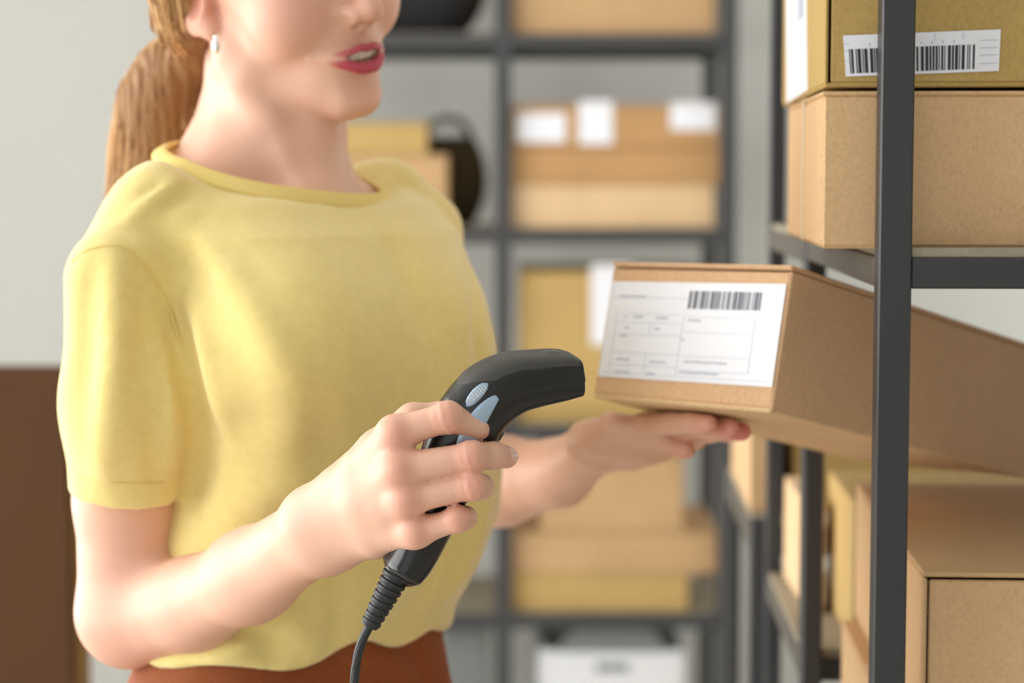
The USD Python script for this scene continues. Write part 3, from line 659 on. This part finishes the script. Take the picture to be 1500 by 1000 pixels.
def neck_field(P):
    f = chain(P, [(404, 292, 1.515, .050), (402, 215, 1.515, .0455), (398, 120, 1.515, .0445), (396, 40, 1.51, .046)], .02)
    f = smin(f, chain(P, [(338, 92, 1.472, .012), (395, 180, 1.468, .0095), (463, 290, 1.455, .0085)], .01), .014)     # the near neck muscle
    f = smin(f, chain(P, [(488, 110, 1.54, .010), (475, 200, 1.505, .009), (474, 290, 1.475, .008)], .01), .018)
    f = smax(f, -chain(P, [(432, 185, 1.448, .003), (450, 235, 1.448, .005), (468, 270, 1.445, .006)], .01), .016)   # hollow beside the windpipe
    f = smin(f, chain(P, [(456, 178, 1.490, .0200), (462, 288, 1.476, .016)], .01), .018)
    f = smin(f, chain(P, [(330, 268, 1.48, .027), (235, 335, 1.42, .022)], .01), .045)
    f = smin(f, chain(P, [(345, 190, 1.53, .030), (318, 232, 1.52, .026), (276, 272, 1.49, .020)], .01), .02)
    f = smin(f, chain(P, [(470, 310, 1.54, .030), (570, 338, 1.60, .026)], .01), .04)
    return f
def skin_field(P):
    f = torso_field(P, BODY); f = smin(f, neck_field(P), .03)
    f = smin(f, head_field(P), .012)
    f = smin(f, arm_near(P), .02); f = smin(f, hand_near(P), .008)
    f = smin(f, arm_far(P), .02); return smin(f, hand_far(P), .01)
def boxed(fs):
    """fs: (field, low corner, high corner, k). Far from a field's box its distance to the box stands in for it."""
    def g(P):
        out = np.full(len(P), 1e3)
        for f, lo, hi, k in fs:
            d = np.linalg.norm(np.maximum(np.maximum(lo - P, P - hi), 0), axis=1); near = d < .035; v = d + .02
            if near.any(): v[near] = f(P[near])
            out = smin(out, v, k)
        return out
    return g
def bbox(pts, m): W = np.array(pts); return W.min(0) - m, W.max(0) + m
FIELDS = [(lambda P: smin(torso_field(P, BODY), neck_field(P), .03), *bbox([at(404, 1080, 1.3), at(180, 200, 1.35), at(700, 30, 1.7), at(400, 1080, 1.68), at(700, 30, 1.4)], .05), .03),
          (head_field, HC - .15, HC + .16, .012),
          (arm_near, *bbox([at(165, 400, 1.392), at(190, 900, 1.436), at(460, 740, 1.23), at(480, 790, 1.23)], .05), .02),
          (hand_near, *bbox([at(460, 740, 1.23), at(488, 790, 1.23)] + [at(*q[:3]) for F_ in NH for q in F_] + [at(660, 610, 1.23)], .03), .008),
          (arm_far, *bbox([at(612, 345, 1.622), at(640, 712, 1.77), at(735, 704, 1.725), W1], .05), .02),
          (hand_far, *bbox([W1] + [q[0] for F_ in FARF for q in F_], .05), .01)]
body_f = boxed(FIELDS)
lo_, hi_ = np.min([q[1] for q in FIELDS], 0), np.max([q[2] for q in FIELDS], 0)
XB, FB = mesh_field(body_f, lo_ - .02, hi_ + .02, .0018)
# ---- the colours of skin, lips and nails
def lerp(c, w, col): return c * (1 - w[:, None]) + np.array(col)[None] * w[:, None]
SK = np.array(srgb(226, 180, 156))
colr = np.tile(SK, (len(XB), 1)).astype(float)
colr *= (1 + .05 * (meshkit.fbm(XB * 60, 3, 5) - .5))[:, None]
pink = srgb(226, 150, 132)
def blob(c, r, w): return w * np.exp(-(np.linalg.norm(XB - c, axis=1) / r) ** 2)
for F_ in NH:
    for k, rr_, w in ((0, .011, .42), (1, .010, .52), (3, .010, .55)): colr = lerp(colr, blob(at(F_[k][0], F_[k][1], F_[k][2] - F_[k][3]), rr_, w), pink)
for F_, w_ in zip(FARF, (.3, .3, .5, .85)): colr = lerp(colr, blob(F_[-1][0], .013, w_), srgb(214, 106, 112))
colr = lerp(colr, blob(hp(70, -46, -12), .026, .45), srgb(232, 160, 146))
colr = lerp(colr, blob(hp(70, 46, -12), .026, .45), srgb(232, 160, 146))
colr = lerp(colr, blob(hp(106, 0, -20), .014, .35), pink)
colr = lerp(colr, blob(hp(86, 0, -92), .014, .25), pink)
colr = lerp(colr, blob(hp(-8, -76, 0), .022, .5), srgb(222, 128, 110)); colr = lerp(colr, blob(at(190, 930, 1.40), .035, .3), pink)
for F_ in NH[:3]:
    a_, b_ = at(*F_[0][:3]), at(*F_[1][:3]); t_ = (XB - b_) @ unit(b_ - a_); w_ = np.exp(-(np.linalg.norm(XB - b_, axis=1) / .010) ** 2)
    colr = lerp(colr, w_ * .35 * np.clip(np.cos(t_ * 2400), 0, 1) ** 3, srgb(176, 108, 92))
QH = (XB - HC) @ HR / HS
hd = (np.linalg.norm(QH - mm(90, 0, -55), axis=1) < .05)
lip = np.zeros(len(XB)); q_ = QH[hd]
dU, _ = polyd(q_, catmull(np.array(LIPU) * .001, 22)); dL, _ = polyd(q_, catmull(np.array(LIPL) * .001, 22)); tp = np.clip(1 - (np.abs(q_[:, 1]) / .038) ** 2, .08, 1) ** .7
lip[hd] = np.clip((np.maximum(   .0038 * tp - dU, .0058 * tp - dL)) / .0010, 0, 1)
ins = ((np.abs(ell(QH, mm(98, 0, -53.4), mm(25, 28.5, 3.9))) < .0008) & (np.abs(QH[:, 1]) < .0255) & (np.abs(QH[:, 0] - .09) < .03)) * (lip < .5)
colr = lerp(colr, lip * .94, srgb(178, 54, 80)); colr = lerp(colr, ins * .9, srgb(96, 30, 34))
M['skin'] = usdkit.material(stage, '/World/Looks/skin', {'a': ('attribute', {'attribute': 'paint'}), 'g': ('geometry', {}), 'n': ('noise_texture', {'scale': 700.0, 'detail': 2.0}), 'b': ('bump', {'strength': .12, 'distance': .0004}),
    'p': ('principled_bsdf', {'roughness': .46, 'subsurface_weight': .03, 'subsurface_scale': .004, 'subsurface_radius': (1.0, .35, .2), 'specular_ior_level': .42})},
    [('a.color', 'p.base_color'), ('g.position', 'n.vector'), ('n.fac', 'b.height'), ('b.normal', 'p.normal')], surface='p.BSDF')
woman = thing('person', 'person with a blond ponytail in a pale yellow t-shirt, scanning the parcel on their palm', 'person', frame((at(425, 1000, 1.5)[0], at(425, 1000, 1.5)[1], 0)))
body = obj('body', (XB, FB), M['skin'], woman, world=True, smooth=True, col=colr)

M['nail'] = mat_plain('fingernail', srgb(240, 196, 182), .25)
for F_ in NH[:2]:
    a_, b_ = at(*F_[2][:3]), at(*F_[3][:3]); u_ = unit(b_ - a_); n_ = (RT * .75 - FW * .55 + UPV * .25); n_ = unit(n_ - u_ * (n_ @ u_)); w_ = np.cross(n_, u_); r_ = F_[3][3]
    e = trimesh.creation.icosphere(3, 1.0); v_ = np.array(e.vertices) * [.0068, .0046, .0012]; v_[:, 2] -= (v_[:, 1] ** 2) * 60
    e = trimesh.Trimesh(v_ @ np.stack([u_, w_, n_]) + a_ * .22 + b_ * .78 + n_ * r_ * .90, e.faces, process=False); obj('fingernail', e, M['nail'], body, world=True, smooth=True)
# ---------------------------------------------------------------- clothes
SH = torso_rows([(270, 425, .09, .055), (300, 432, .125, .066), (340, 444, .138, .084), (430, 458, .140, .096), (530, 470, .136, .101), (610, 480, .136, .103), (690, 490, .137, .104), (760, 484, .139, .103), (840, 462, .132, .100), (900, 440, .128, .094), (975, 428, .130, .090), (1030, 425, .130, .09)])
# the neck opening: an ellipse round the neck, lower in front
_f = np.linspace(0, 2 * np.pi, 160, endpoint=False); RO = at(391, 244, 1.499)
RC = RO + np.cos(_f)[:, None] * NB * np.where(np.cos(_f) > 0, .073, .066)[:, None] + np.sin(_f)[:, None] * LB * np.where(np.sin(_f) > 0, .094, .0805)[:, None]
RC[:, 2] += -.027 * np.where(np.cos(_f) > 0, np.cos(_f), np.cos(_f) * .40) - .0045 * np.sin(_f) + .004 * np.cos(2 * _f) - .003
RN = unit(np.cross(RC[0] - RC[80], LB)); RN = RN if RN[2] > 0 else -RN
RU = unit(np.cross([0, 1, 0], RN)); RV = np.cross(RN, RU)
_ang = np.arctan2((RC - RO) @ RV, (RC - RO) @ RU); _rad = np.hypot((RC - RO) @ RV, (RC - RO) @ RU); _hgt = (RC - RO) @ RN; _o = np.argsort(_ang)
def ring_map(P):
    q = P - RO; a = np.arctan2(q @ RV, q @ RU); k = dict(period=2 * np.pi)
    return np.hypot(q @ RV, q @ RU) - np.interp(a, _ang[_o], _rad[_o], **k), q @ RN - np.interp(a, _ang[_o], _hgt[_o], **k)
SLV = [(174, 412, 1.382), (192, 590, 1.394), (187, 735, 1.410)]
SLF = [(608, 342, 1.622), (632, 520, 1.685), (642, 640, 1.74)]
SA = unit(at(*SLV[2]) - at(*SLV[1])); SE = at(185, 720, 1.410)
HEMZ = at(450, 968, 1.40)[2]
def trace(f, q):
    """Where the sight lines through these pixels first meet the field f."""
    R_ = np.array([ray(*p) for p in q]); t = np.full(len(q), 1.22)
    for _ in range(60): t = t + np.clip(f(CAM + R_ * t[:, None]), -.02, .05) * .75
    return CAM + R_ * t[:, None]
def fold(P, W, w, amp):
    lo, hi = W.min(0) - 3 * w, W.max(0) + 3 * w; m = ((P > lo) & (P < hi)).all(1); out = np.zeros(len(P))
    if m.any():
        d, t = polyd(P[m], W); out[m] = amp * np.exp(-(d / w) ** 2) * np.sin(np.pi * np.clip(t * .92 + .04, 0, 1)) ** .6
    return out
def on(f, pts): return catmull(trace(f, [p[:2] for p in pts]), 4 * len(pts))
FOLDS = [  # along these lines (seen from the camera) the cloth dips (-) or rises (+), in metres
    ([(194, 372, 1.36), (238, 430, 1.36), (272, 520, 1.37), (292, 620, 1.385), (285, 720, 1.39)], .012, -.013), ([(205, 356, 1.365), (262, 440, 1.37), (300, 520, 1.37), (330, 640, 1.375)], .008, .0045),
    ([(232, 330, 1.39), (300, 430, 1.37), (350, 540, 1.365), (380, 660, 1.365)], .014, -.003), ([(268, 330, 1.39), (340, 420, 1.37), (410, 520, 1.36), (450, 640, 1.36)], .013, .005),
    ([(178, 372, 1.352), (172, 480, 1.36), (160, 600, 1.37), (150, 700, 1.38)], .010, .007), ([(205, 400, 1.36), (215, 500, 1.372), (225, 600, 1.385), (232, 700, 1.39)], .011, -.008),
    ([(140, 380, 1.36), (128, 480, 1.37), (124, 600, 1.38)], .010, -.0035), ([(240, 470, 1.372), (254, 580, 1.385), (258, 690, 1.39)], .008, .0045),
    ([(262, 700, 1.38), (330, 640, 1.37), (420, 600, 1.365)], .016, -.003), ([(300, 760, 1.38), (420, 720, 1.37), (560, 730, 1.40)], .018, .005),
    ([(420, 560, 1.36), (470, 640, 1.36), (500, 760, 1.37)], .016, -.005), ([(690, 700, 1.46), (660, 800, 1.45), (610, 880, 1.43)], .010, -.006), ([(715, 720, 1.49), (690, 810, 1.47), (650, 880, 1.45)], .009, .005),
    ([(650, 560, 1.45), (660, 660, 1.44), (640, 780, 1.43)], .012, .004), ([(620, 780, 1.42), (585, 850, 1.41), (560, 905, 1.40)], .010, .0045), ([(480, 840, 1.37), (500, 900, 1.38), (490, 950, 1.385)], .009, -.004),
    ([(330, 930, 1.36), (372, 925, 1.37), (400, 960, 1.375)], .008, -.007), ([(420, 890, 1.365), (440, 925, 1.37), (470, 955, 1.38)], .010, .0045), ([(380, 900, 1.365), (350, 940, 1.365), (300, 965, 1.365)], .010, .005),
    ([(690, 400, 1.62), (700, 480, 1.62), (706, 560, 1.62)], .008, -.006), ([(262, 262, 1.42), (225, 290, 1.40), (180, 330, 1.372)], .006, .003), ([(280, 275, 1.41), (240, 310, 1.39)], .006, -.003),
    ([(240, 268, 1.425), (205, 285, 1.41)], .004, -.003), ([(560, 330, 1.53), (600, 420, 1.50), (640, 500, 1.48)], .014, -.004),
]
def shirt_base(P):
    f = torso_field(P, SH)
    for s_, (x, y, d) in ((-1, (452, 520, 1.376)), (1, (606, 515, 1.465))): f = smin(f, ell(P, at(x, y, d) + NB * -.016, np.full(3, .062)), .06)
    f = smin(f, chain(P, [(262, 262, 1.445, .020), (232, 308, 1.42, .0285), (178, 398, 1.392, .033)], .02), .022)
    f = smin(f, chain(P, [(330, 304, 1.47, .034), (220, 366, 1.43, .032)], .01), .035)
    f = smin(f, chain(P, [(500, 262, 1.56, .022), (560, 292, 1.60, .030), (606, 338, 1.622, .034)], .02), .025)
    r, h = ring_map(P); f = smax(f, np.where(r < .07, h - .002 - np.maximum(r - .010, 0) * .75, -1), .012)
    d, _ = polyd(P, RC[::4]); f = smin(f, d - .0025, .012)
    slv = chain(P, [(*SLV[0], .0358), (*SLV[1], .0440), (*SLV[2], .0400)], .02); slv = smax(slv, (P - SE) @ SA, .004)
    f = smin(f, slv, .007)
    slf = chain(P, [(*SLF[0], .0350), (*SLF[1], .0405), (*SLF[2], .041)], .02); slf = smax(slf, (P - at(*SLF[2])) @ unit(at(*SLF[2]) - at(*SLF[1])), .004)
    f = smin(f, slf, .016)
    return f
FOLDW = [(on(shirt_base, p), w, a * 1.2) for p, w, a in FOLDS]
def shirt_field(P):
    f = shirt_base(P)
    near = np.abs(f) < .03
    if near.any():
        q = P[near]; dsp = np.zeros(len(q))
        for pts, w, amp in FOLDW: dsp += fold(q, pts, w, amp)
        dsp += .0035 * (meshkit.fbm(q * [14, 14, 7], 3, 3) - .5) + .0012 * (meshkit.fbm(q * [60, 60, 18], 2, 8) - .5)
        f[near] -= dsp
    # the hem: wavy, hollow below; the neck opening
    ang = np.arctan2((P - at(440, 900, 1.5)) @ NB, (P - at(440, 900, 1.5)) @ LB)
    hz = HEMZ + .0045 * np.sin(ang * 7 + .6) + .004 * np.sin(ang * 3 + 2.2)
    f = smax(f, hz - P[:, 2], .006)
    f = smax(f, -smax(torso_field(P, HIP, -.003), P[:, 2] - hz - .05, .01), .003)
    r, h = ring_map(P); f = smax(f, -np.maximum(r + .0015, -(h + .045)), .003)
    return f
HIP = torso_rows([(850, 445, .112, .082), (905, 436, .120, .084), (960, 428, .128, .088), (1000, 424, .134, .092), (1100, 420, .15, .105), (1250, 420, .155, .11), (1450, 425, .15, .105)])
los, his = bbox([at(90, 200, 1.30), at(90, 1030, 1.34), at(740, 1030, 1.40), at(700, 200, 1.68), at(740, 760, 1.62), at(90, 400, 1.6), at(642, 660, 1.79)], .04)
los[2] = HEMZ - .02
XS, FSH = mesh_field(shirt_field, los, his, .0034, newton=2)
M['cotton'] = usdkit.material(stage, '/World/Looks/yellow_cotton', {'g': ('geometry', {}), 'n': ('noise_texture', {'scale': 900.0, 'detail': 3.0}), 'n2': ('noise_texture', {'scale': 140.0, 'detail': 4.0, 'roughness': .7}),
    'r': ('rgb_ramp', {'ramp': [(.3, tuple(np.array(srgb(231, 210, 134)) * .96)), (.7, srgb(234, 214, 140))]}), 'b': ('bump', {'strength': .3, 'distance': .0006}),
    'p': ('principled_bsdf', {'roughness': .85, 'sheen_weight': .45, 'sheen_roughness': .5, 'specular_ior_level': .2, 'subsurface_weight': .05, 'subsurface_scale': .003})},
    [('g.position', 'n.vector'), ('g.position', 'n2.vector'), ('n2.fac', 'r.fac'), ('r.color', 'p.base_color'), ('n.fac', 'b.height'), ('b.normal', 'p.normal')], surface='p.BSDF')
M['rib'] = mat_plain('yellow_rib', srgb(231, 207, 128), .85, bump=.3, bscale=1200)
shirt = obj('t_shirt', (XS, FSH), M['cotton'], woman, world=True, smooth=True)
# collar band: an oval section swept around the neck opening
def band(C, w, t, lean=.35):
    tg_ = np.roll(C, -1, 0) - np.roll(C, 1, 0); tg_ /= np.linalg.norm(tg_, axis=1, keepdims=True)
    out = C - RO; out -= RN * (out @ RN)[:, None]; out /= np.linalg.norm(out, axis=1, keepdims=True)
    up_ = np.cross(tg_, out); up_ *= np.sign(up_ @ RN)[:, None]; dn = out * math.cos(lean) - up_ * math.sin(lean); nn = np.cross(tg_, dn); nn *= np.sign((nn * (out + up_)).sum(1))[:, None]
    a = np.linspace(0, 2 * np.pi, 20, endpoint=False); m = np.arange(len(C)); k = len(C)
    rg = C[:, None] + (np.cos(a) * w)[None, :, None] * dn[:, None] + (np.sign(np.sin(a)) * np.abs(np.sin(a)) ** .7 * t)[None, :, None] * nn[:, None]
    v = rg.reshape(-1, 3); f = []
    i = m[:, None] * 20; j = ((m + 1) % k)[:, None] * 20; s = np.arange(20)[None]; s2 = (s + 1) % 20
    f = np.vstack([np.stack([i + s, i + s2, j + s2], -1).reshape(-1, 3), np.stack([i + s, j + s2, j + s], -1).reshape(-1, 3)])
    t_ = trimesh.Trimesh(v, f, process=False); t_.fix_normals(); return t_
def outw(C, k): o = C - RO; o -= RN * (o @ RN)[:, None]; return C + o / np.linalg.norm(o, axis=1, keepdims=True) * k
obj('collar', band(outw(RC, .0036) + RN * .0030, .0064, .0027, .7), M['rib'], shirt, world=True, smooth=True)
for nm_, pts_ in (('shoulder_seam', [(106, 384), (128, 366), (155, 360), (186, 364), (215, 392), (243, 440), (266, 505)]), ('sleeve_hem_stitching', [(103, 696), (130, 703), (165, 707), (205, 708), (240, 706), (262, 700)])):
    obj(nm_, tube(catmull(trace(shirt_field, pts_), 60), .0010 if nm_ == 'shoulder_seam' else .0006, 8), M['rib'], shirt, world=True, smooth=True)
# ---- trousers
LEGN, LEGF = at(330, 1250, 1.45), at(520, 1250, 1.55)
def foot(p, k): return np.array([p[0], p[1], k])
def trouser_field(P):
    f = torso_field(P, HIP)
    for a in (LEGN, LEGF):
        g = capsule(P, a, foot(a, .50), .088, .062); g = smin(g, capsule(P, foot(a, .50), foot(a, .10), .062, .058), .02); f = smin(f, smax(g, .10 - P[:, 2], .004), .03)
    near = np.abs(f) < .03
    if near.any():
        q = P[near]; f[near] -= .004 * (meshkit.fbm(q * [12, 12, 20], 3, 13) - .5) + sum(fold(q, pts, w, amp) for pts, w, amp in TFOLD)
    return f
TFOLD = [(on(lambda P: torso_field(P, HIP), p), w, a) for p, w, a in (([(300, 990, 1.36), (420, 985, 1.38), (520, 960, 1.40)], .006, -.003), ([(560, 925, 1.42), (610, 960, 1.43), (630, 1020, 1.45)], .008, -.004), ([(520, 960, 1.40), (600, 990, 1.43)], .008, .003))]
XT, FT = mesh_field(trouser_field, np.array([-.40, 1.2, .08]), np.array([.12, 1.8, HEMZ + .11]), .006)
M['rust'] = mat_plain('rust_cotton_twill', srgb(138, 70, 24), .8, noise=.1, scale=260, bump=.25, bscale=1400)
trs = obj('trousers', (XT, FT), M['rust'], woman, world=True, smooth=True)
M['shoe'] = mat_plain('white_shoe', srgb(220, 218, 212), .6)
for a in (LEGN, LEGF):
    def shoe(P, a=a):
        f = capsule(P, foot(a, .05) - NB * .05, foot(a, .05) + NB * .06, .042, .040); f = smin(f, capsule(P, foot(a, .045) + NB * .06, foot(a, .036) + NB * .13, .040, .030), .03); f = smin(f, capsule(P, foot(a, .08), foot(a, .135), .042, .045), .03)
        return smax(f, -P[:, 2] + .001, .006)
    XF_, FF_ = mesh_field(shoe, foot(a, 0) - [.25, .25, .03], foot(a, .2) + [.25, .25, 0], .006); obj('shoe', (XF_, FF_), M['shoe'], woman, world=True, smooth=True)
# ---------------------------------------------------------------- teeth, eyes, earring, hair
M['tooth'] = mat_plain('tooth', srgb(232, 222, 206), .3)
def tooth(c, t_, w, h):
    return box(-.002, .002, -w / 2, w / 2, -h, .001, .0014).apply_transform(np.block([[np.stack([HR @ unit(np.cross(t_, [0, 0, 1.])), HR @ t_, HU], 1), c[:, None]], [np.zeros((1, 3)), 1]]))
for k in range(-3, 4):
    u = k * .0078; x = .0905 - 9.0 * u * u; tt = unit([-18 * u, 1, 0]); obj('tooth', tooth(HC + HR @ (np.array([x, u, -.0486]) * HS), tt, .0076, .0085 if abs(k) < 2 else .0078), M['tooth'], woman, world=True)
M['eye'] = mat_plain('eye_white', srgb(235, 232, 228), .15); M['iris'] = mat_plain('iris_blue', srgb(86, 110, 128), .1)
M['brow'] = mat_plain('eyebrow', srgb(140, 104, 70), .7)
def face_pt(l, u):          # where the face is met from straight ahead
    p = hp(125, l, u)[None].copy()
    for _ in range(60): p = p - HF * np.clip(head_field(p), -.01, .02)[:, None] * .8
    return p[0]
for s_ in (-1, 1):
    e = trimesh.creation.icosphere(3, .0109); e.apply_translation(hp(77, 31 * s_, 20)); eo = obj('eye', e, M['eye'], woman, world=True, smooth=True)
    i_ = trimesh.creation.icosphere(2, .0058); i_.apply_translation(hp(83.4, 31 * s_, 17.6)); obj('iris', i_, M['iris'], eo, world=True, smooth=True)
    obj('eyebrow', tube(catmull([face_pt(l * s_, u) for l, u in ((13, 35), (24, 39), (36, 40.5), (46, 36))], 20), np.interp(np.linspace(0, 1, 20), [0, .3, 1], [.0014, .0021, .0007]), 8), M['brow'], woman, world=True, smooth=True)
M['silver'] = mat_plain('silver', (.9, .9, .9), .2, metallic=1.0)
er0 = at(317, 57, 1.432); obj('earring', [trimesh.creation.icosphere(2, .0022).apply_translation(er0 + UPV * .001), trimesh.creation.icosphere(2, .0030).apply_transform(np.diag([1, 1, 1.9, 1])).apply_translation(er0 - UPV * .0042)], M['silver'], woman, world=True, smooth=True, label='small silver drop earring')
TIE = at(282, 72, 1.535)
def hair_field(P):
    Q = (P - HC) @ HR / HS
    f = ell(Q, mm(-12, 0, 44), mm(97, 79, 91)); f = smax(f, ell(Q, mm(-12, 0, 44), mm(90, 71, 84)) * -1, .003)
    f = smax(f, -ell(Q, mm(104, 0, -8), mm(66, 84, 84)), .008)                # the face stays free
    A_ = Q.copy(); A_[:, 1] = np.abs(A_[:, 1]); f = smax(f, -ell(A_, mm(4, 72, -18), mm(29, 30, 48)), .006)
    f = smax(f, -50 * .001 - Q[:, 2], .01)
    b = chain(P, [(262, -30, 1.47, .022), (268, 30, 1.49, .020), (284, 72, 1.53, .015)], .01); f = smin(f, b, .02)
    f = smin(f, chain(P, [(330, 30, 1.52, .03), (300, 80, 1.55, .018)], .01), .02)
    p = chain(P, [(284, 74, 1.54, .014), (258, 110, 1.56, .025), (240, 160, 1.575, .0315), (238, 215, 1.58, .030), (225, 270, 1.575, .026), (205, 350, 1.565, .016), (190, 420, 1.56, .006)], .02)
    f = smin(f, p, .012)
    near = np.abs(f) < .03
    if near.any():
        q = P[near]; w = q - TIE; s = np.sin(((w @ RT) * 900 + meshkit.fbm(q * [50, 50, 12], 3, 2) * 16)); f[near] -= .0012 * s + .005 * (meshkit.fbm(q * [45, 45, 10], 3, 9) - .5)
    return f
XH, FH = mesh_field(hair_field, HC - [.22, .2, .30], HC + [.2, .2, .18], .0034, newton=1)
hcol = lambda *c: srgb(*c)
def mat_hair(name, col, rough=.42): return usdkit.material(stage, '/World/Looks/' + name, {'p': ('principled_bsdf', {'base_color': col, 'roughness': rough, 'specular_ior_level': .35})}, [], surface='p.BSDF')
M['hair0'] = mat_hair('hair_base', hcol(140, 100, 60), .6)
hair = obj('hair', (XH, FH), M['hair0'], woman, world=True, smooth=True, label='blond hair tied back in a low ponytail')
rng = np.random.default_rng(7)
def strands(name, guides, count, col, width, spread, wob, pull=1.0):
    """guides: list of (px, py, d, radius); strands run along inside the tube."""
    G = np.array([at(*g[:3]) for g in guides]); r = np.array([g[3] for g in guides]); n = 18
    C_ = catmull(G, n); R_ = np.interp(np.linspace(0, 1, n), np.linspace(0, 1, len(r)), r); tg_ = np.gradient(C_, axis=0); tg_ /= np.linalg.norm(tg_, axis=1, keepdims=True)
    U = np.cross(tg_, FW); U /= np.linalg.norm(U, axis=1, keepdims=True); V = np.cross(tg_, U)
    a = rng.uniform(0, 2 * np.pi, count); q = np.sqrt(rng.uniform(.35, 1.0, count)) * spread; tw = rng.normal(0, .5, count); ph = rng.uniform(0, 6.28, (count, 2)); s = np.linspace(0, 1, n)
    aa = a[:, None] + tw[:, None] * s[None]; rad = q[:, None] * R_[None] * (1 + wob * np.sin(5 * s[None] + ph[:, :1]) * s[None])
    endk = rng.uniform(.8, 1.0, count)
    P_ = C_[None] + (np.cos(aa) * rad)[..., None] * U[None] + (np.sin(aa) * rad)[..., None] * V[None] + (wob * .003 * np.sin(9 * s[None] + ph[:, 1:]))[..., None] * U[None]
    k = numbered(hair.path, name); c = UsdGeom.BasisCurves.Define(stage, k); c.CreateTypeAttr('cubic'); c.CreateBasisAttr('catmullRom'); c.CreateWrapAttr('pinned')
    Mi = np.linalg.inv(hair.M); pts = P_.reshape(-1, 3) @ Mi[:3, :3].T + Mi[:3, 3]
    c.CreatePointsAttr(Vt.Vec3fArray.FromNumpy(pts.astype(np.float32))); c.CreateCurveVertexCountsAttr(Vt.IntArray([n] * count))
    wd = np.tile(np.interp(s, [0, .8, 1], [1, 1, .3]) * width, (count, 1)).ravel(); c.CreateWidthsAttr(Vt.FloatArray.FromNumpy(wd.astype(np.float32))); c.SetWidthsInterpolation('vertex')
    UsdShade.MaterialBindingAPI.Apply(c.GetPrim()).Bind(col)
    c.GetPrim().SetCustomDataByKey('kind', 'stuff')
PT = [(286, 70, 1.54, .013), (266, 105, 1.56, .027), (250, 160, 1.575, .034), (242, 215, 1.58, .033), (222, 280, 1.575, .031), (200, 350, 1.565, .024), (186, 420, 1.56, .016)]
PT2 = [(284, 66, 1.54, .012), (246, 92, 1.56, .020), (222, 150, 1.57, .025), (210, 220, 1.575, .025), (200, 290, 1.575, .022), (176, 360, 1.565, .016), (170, 400, 1.56, .012)]
HB = [(246, -60, 1.455, .018), (254, -10, 1.465, .018), (266, 40, 1.49, .016), (288, 80, 1.535, .011)]
for nm, col, k, w in (('blond', hcol(226, 184, 132), 1.0, .00050), ('brown', hcol(150, 108, 66), .8, .00055), ('pale', hcol(242, 208, 160), .7, .00045)):
    m_ = mat_hair('hair_' + nm, col)
    strands('strands', PT, int(1500 * k), m_, w, 1.02, .16); strands('strands', PT2, int(900 * k), m_, w, 1.0, .22); strands('strands', HB, int(700 * k), m_, w, 1.05, .05)
M['tie'] = mat_plain('hair_tie', srgb(60, 44, 34), .7)
obj('hair_tie', tube(np.array([TIE + .0135 * (math.cos(a) * unit(np.cross(FW, at(262, 105, 1.56) - TIE)) + math.sin(a) * FW) for a in np.linspace(0, 2 * np.pi, 25)]), .0035, 8), M['tie'], hair, world=True)
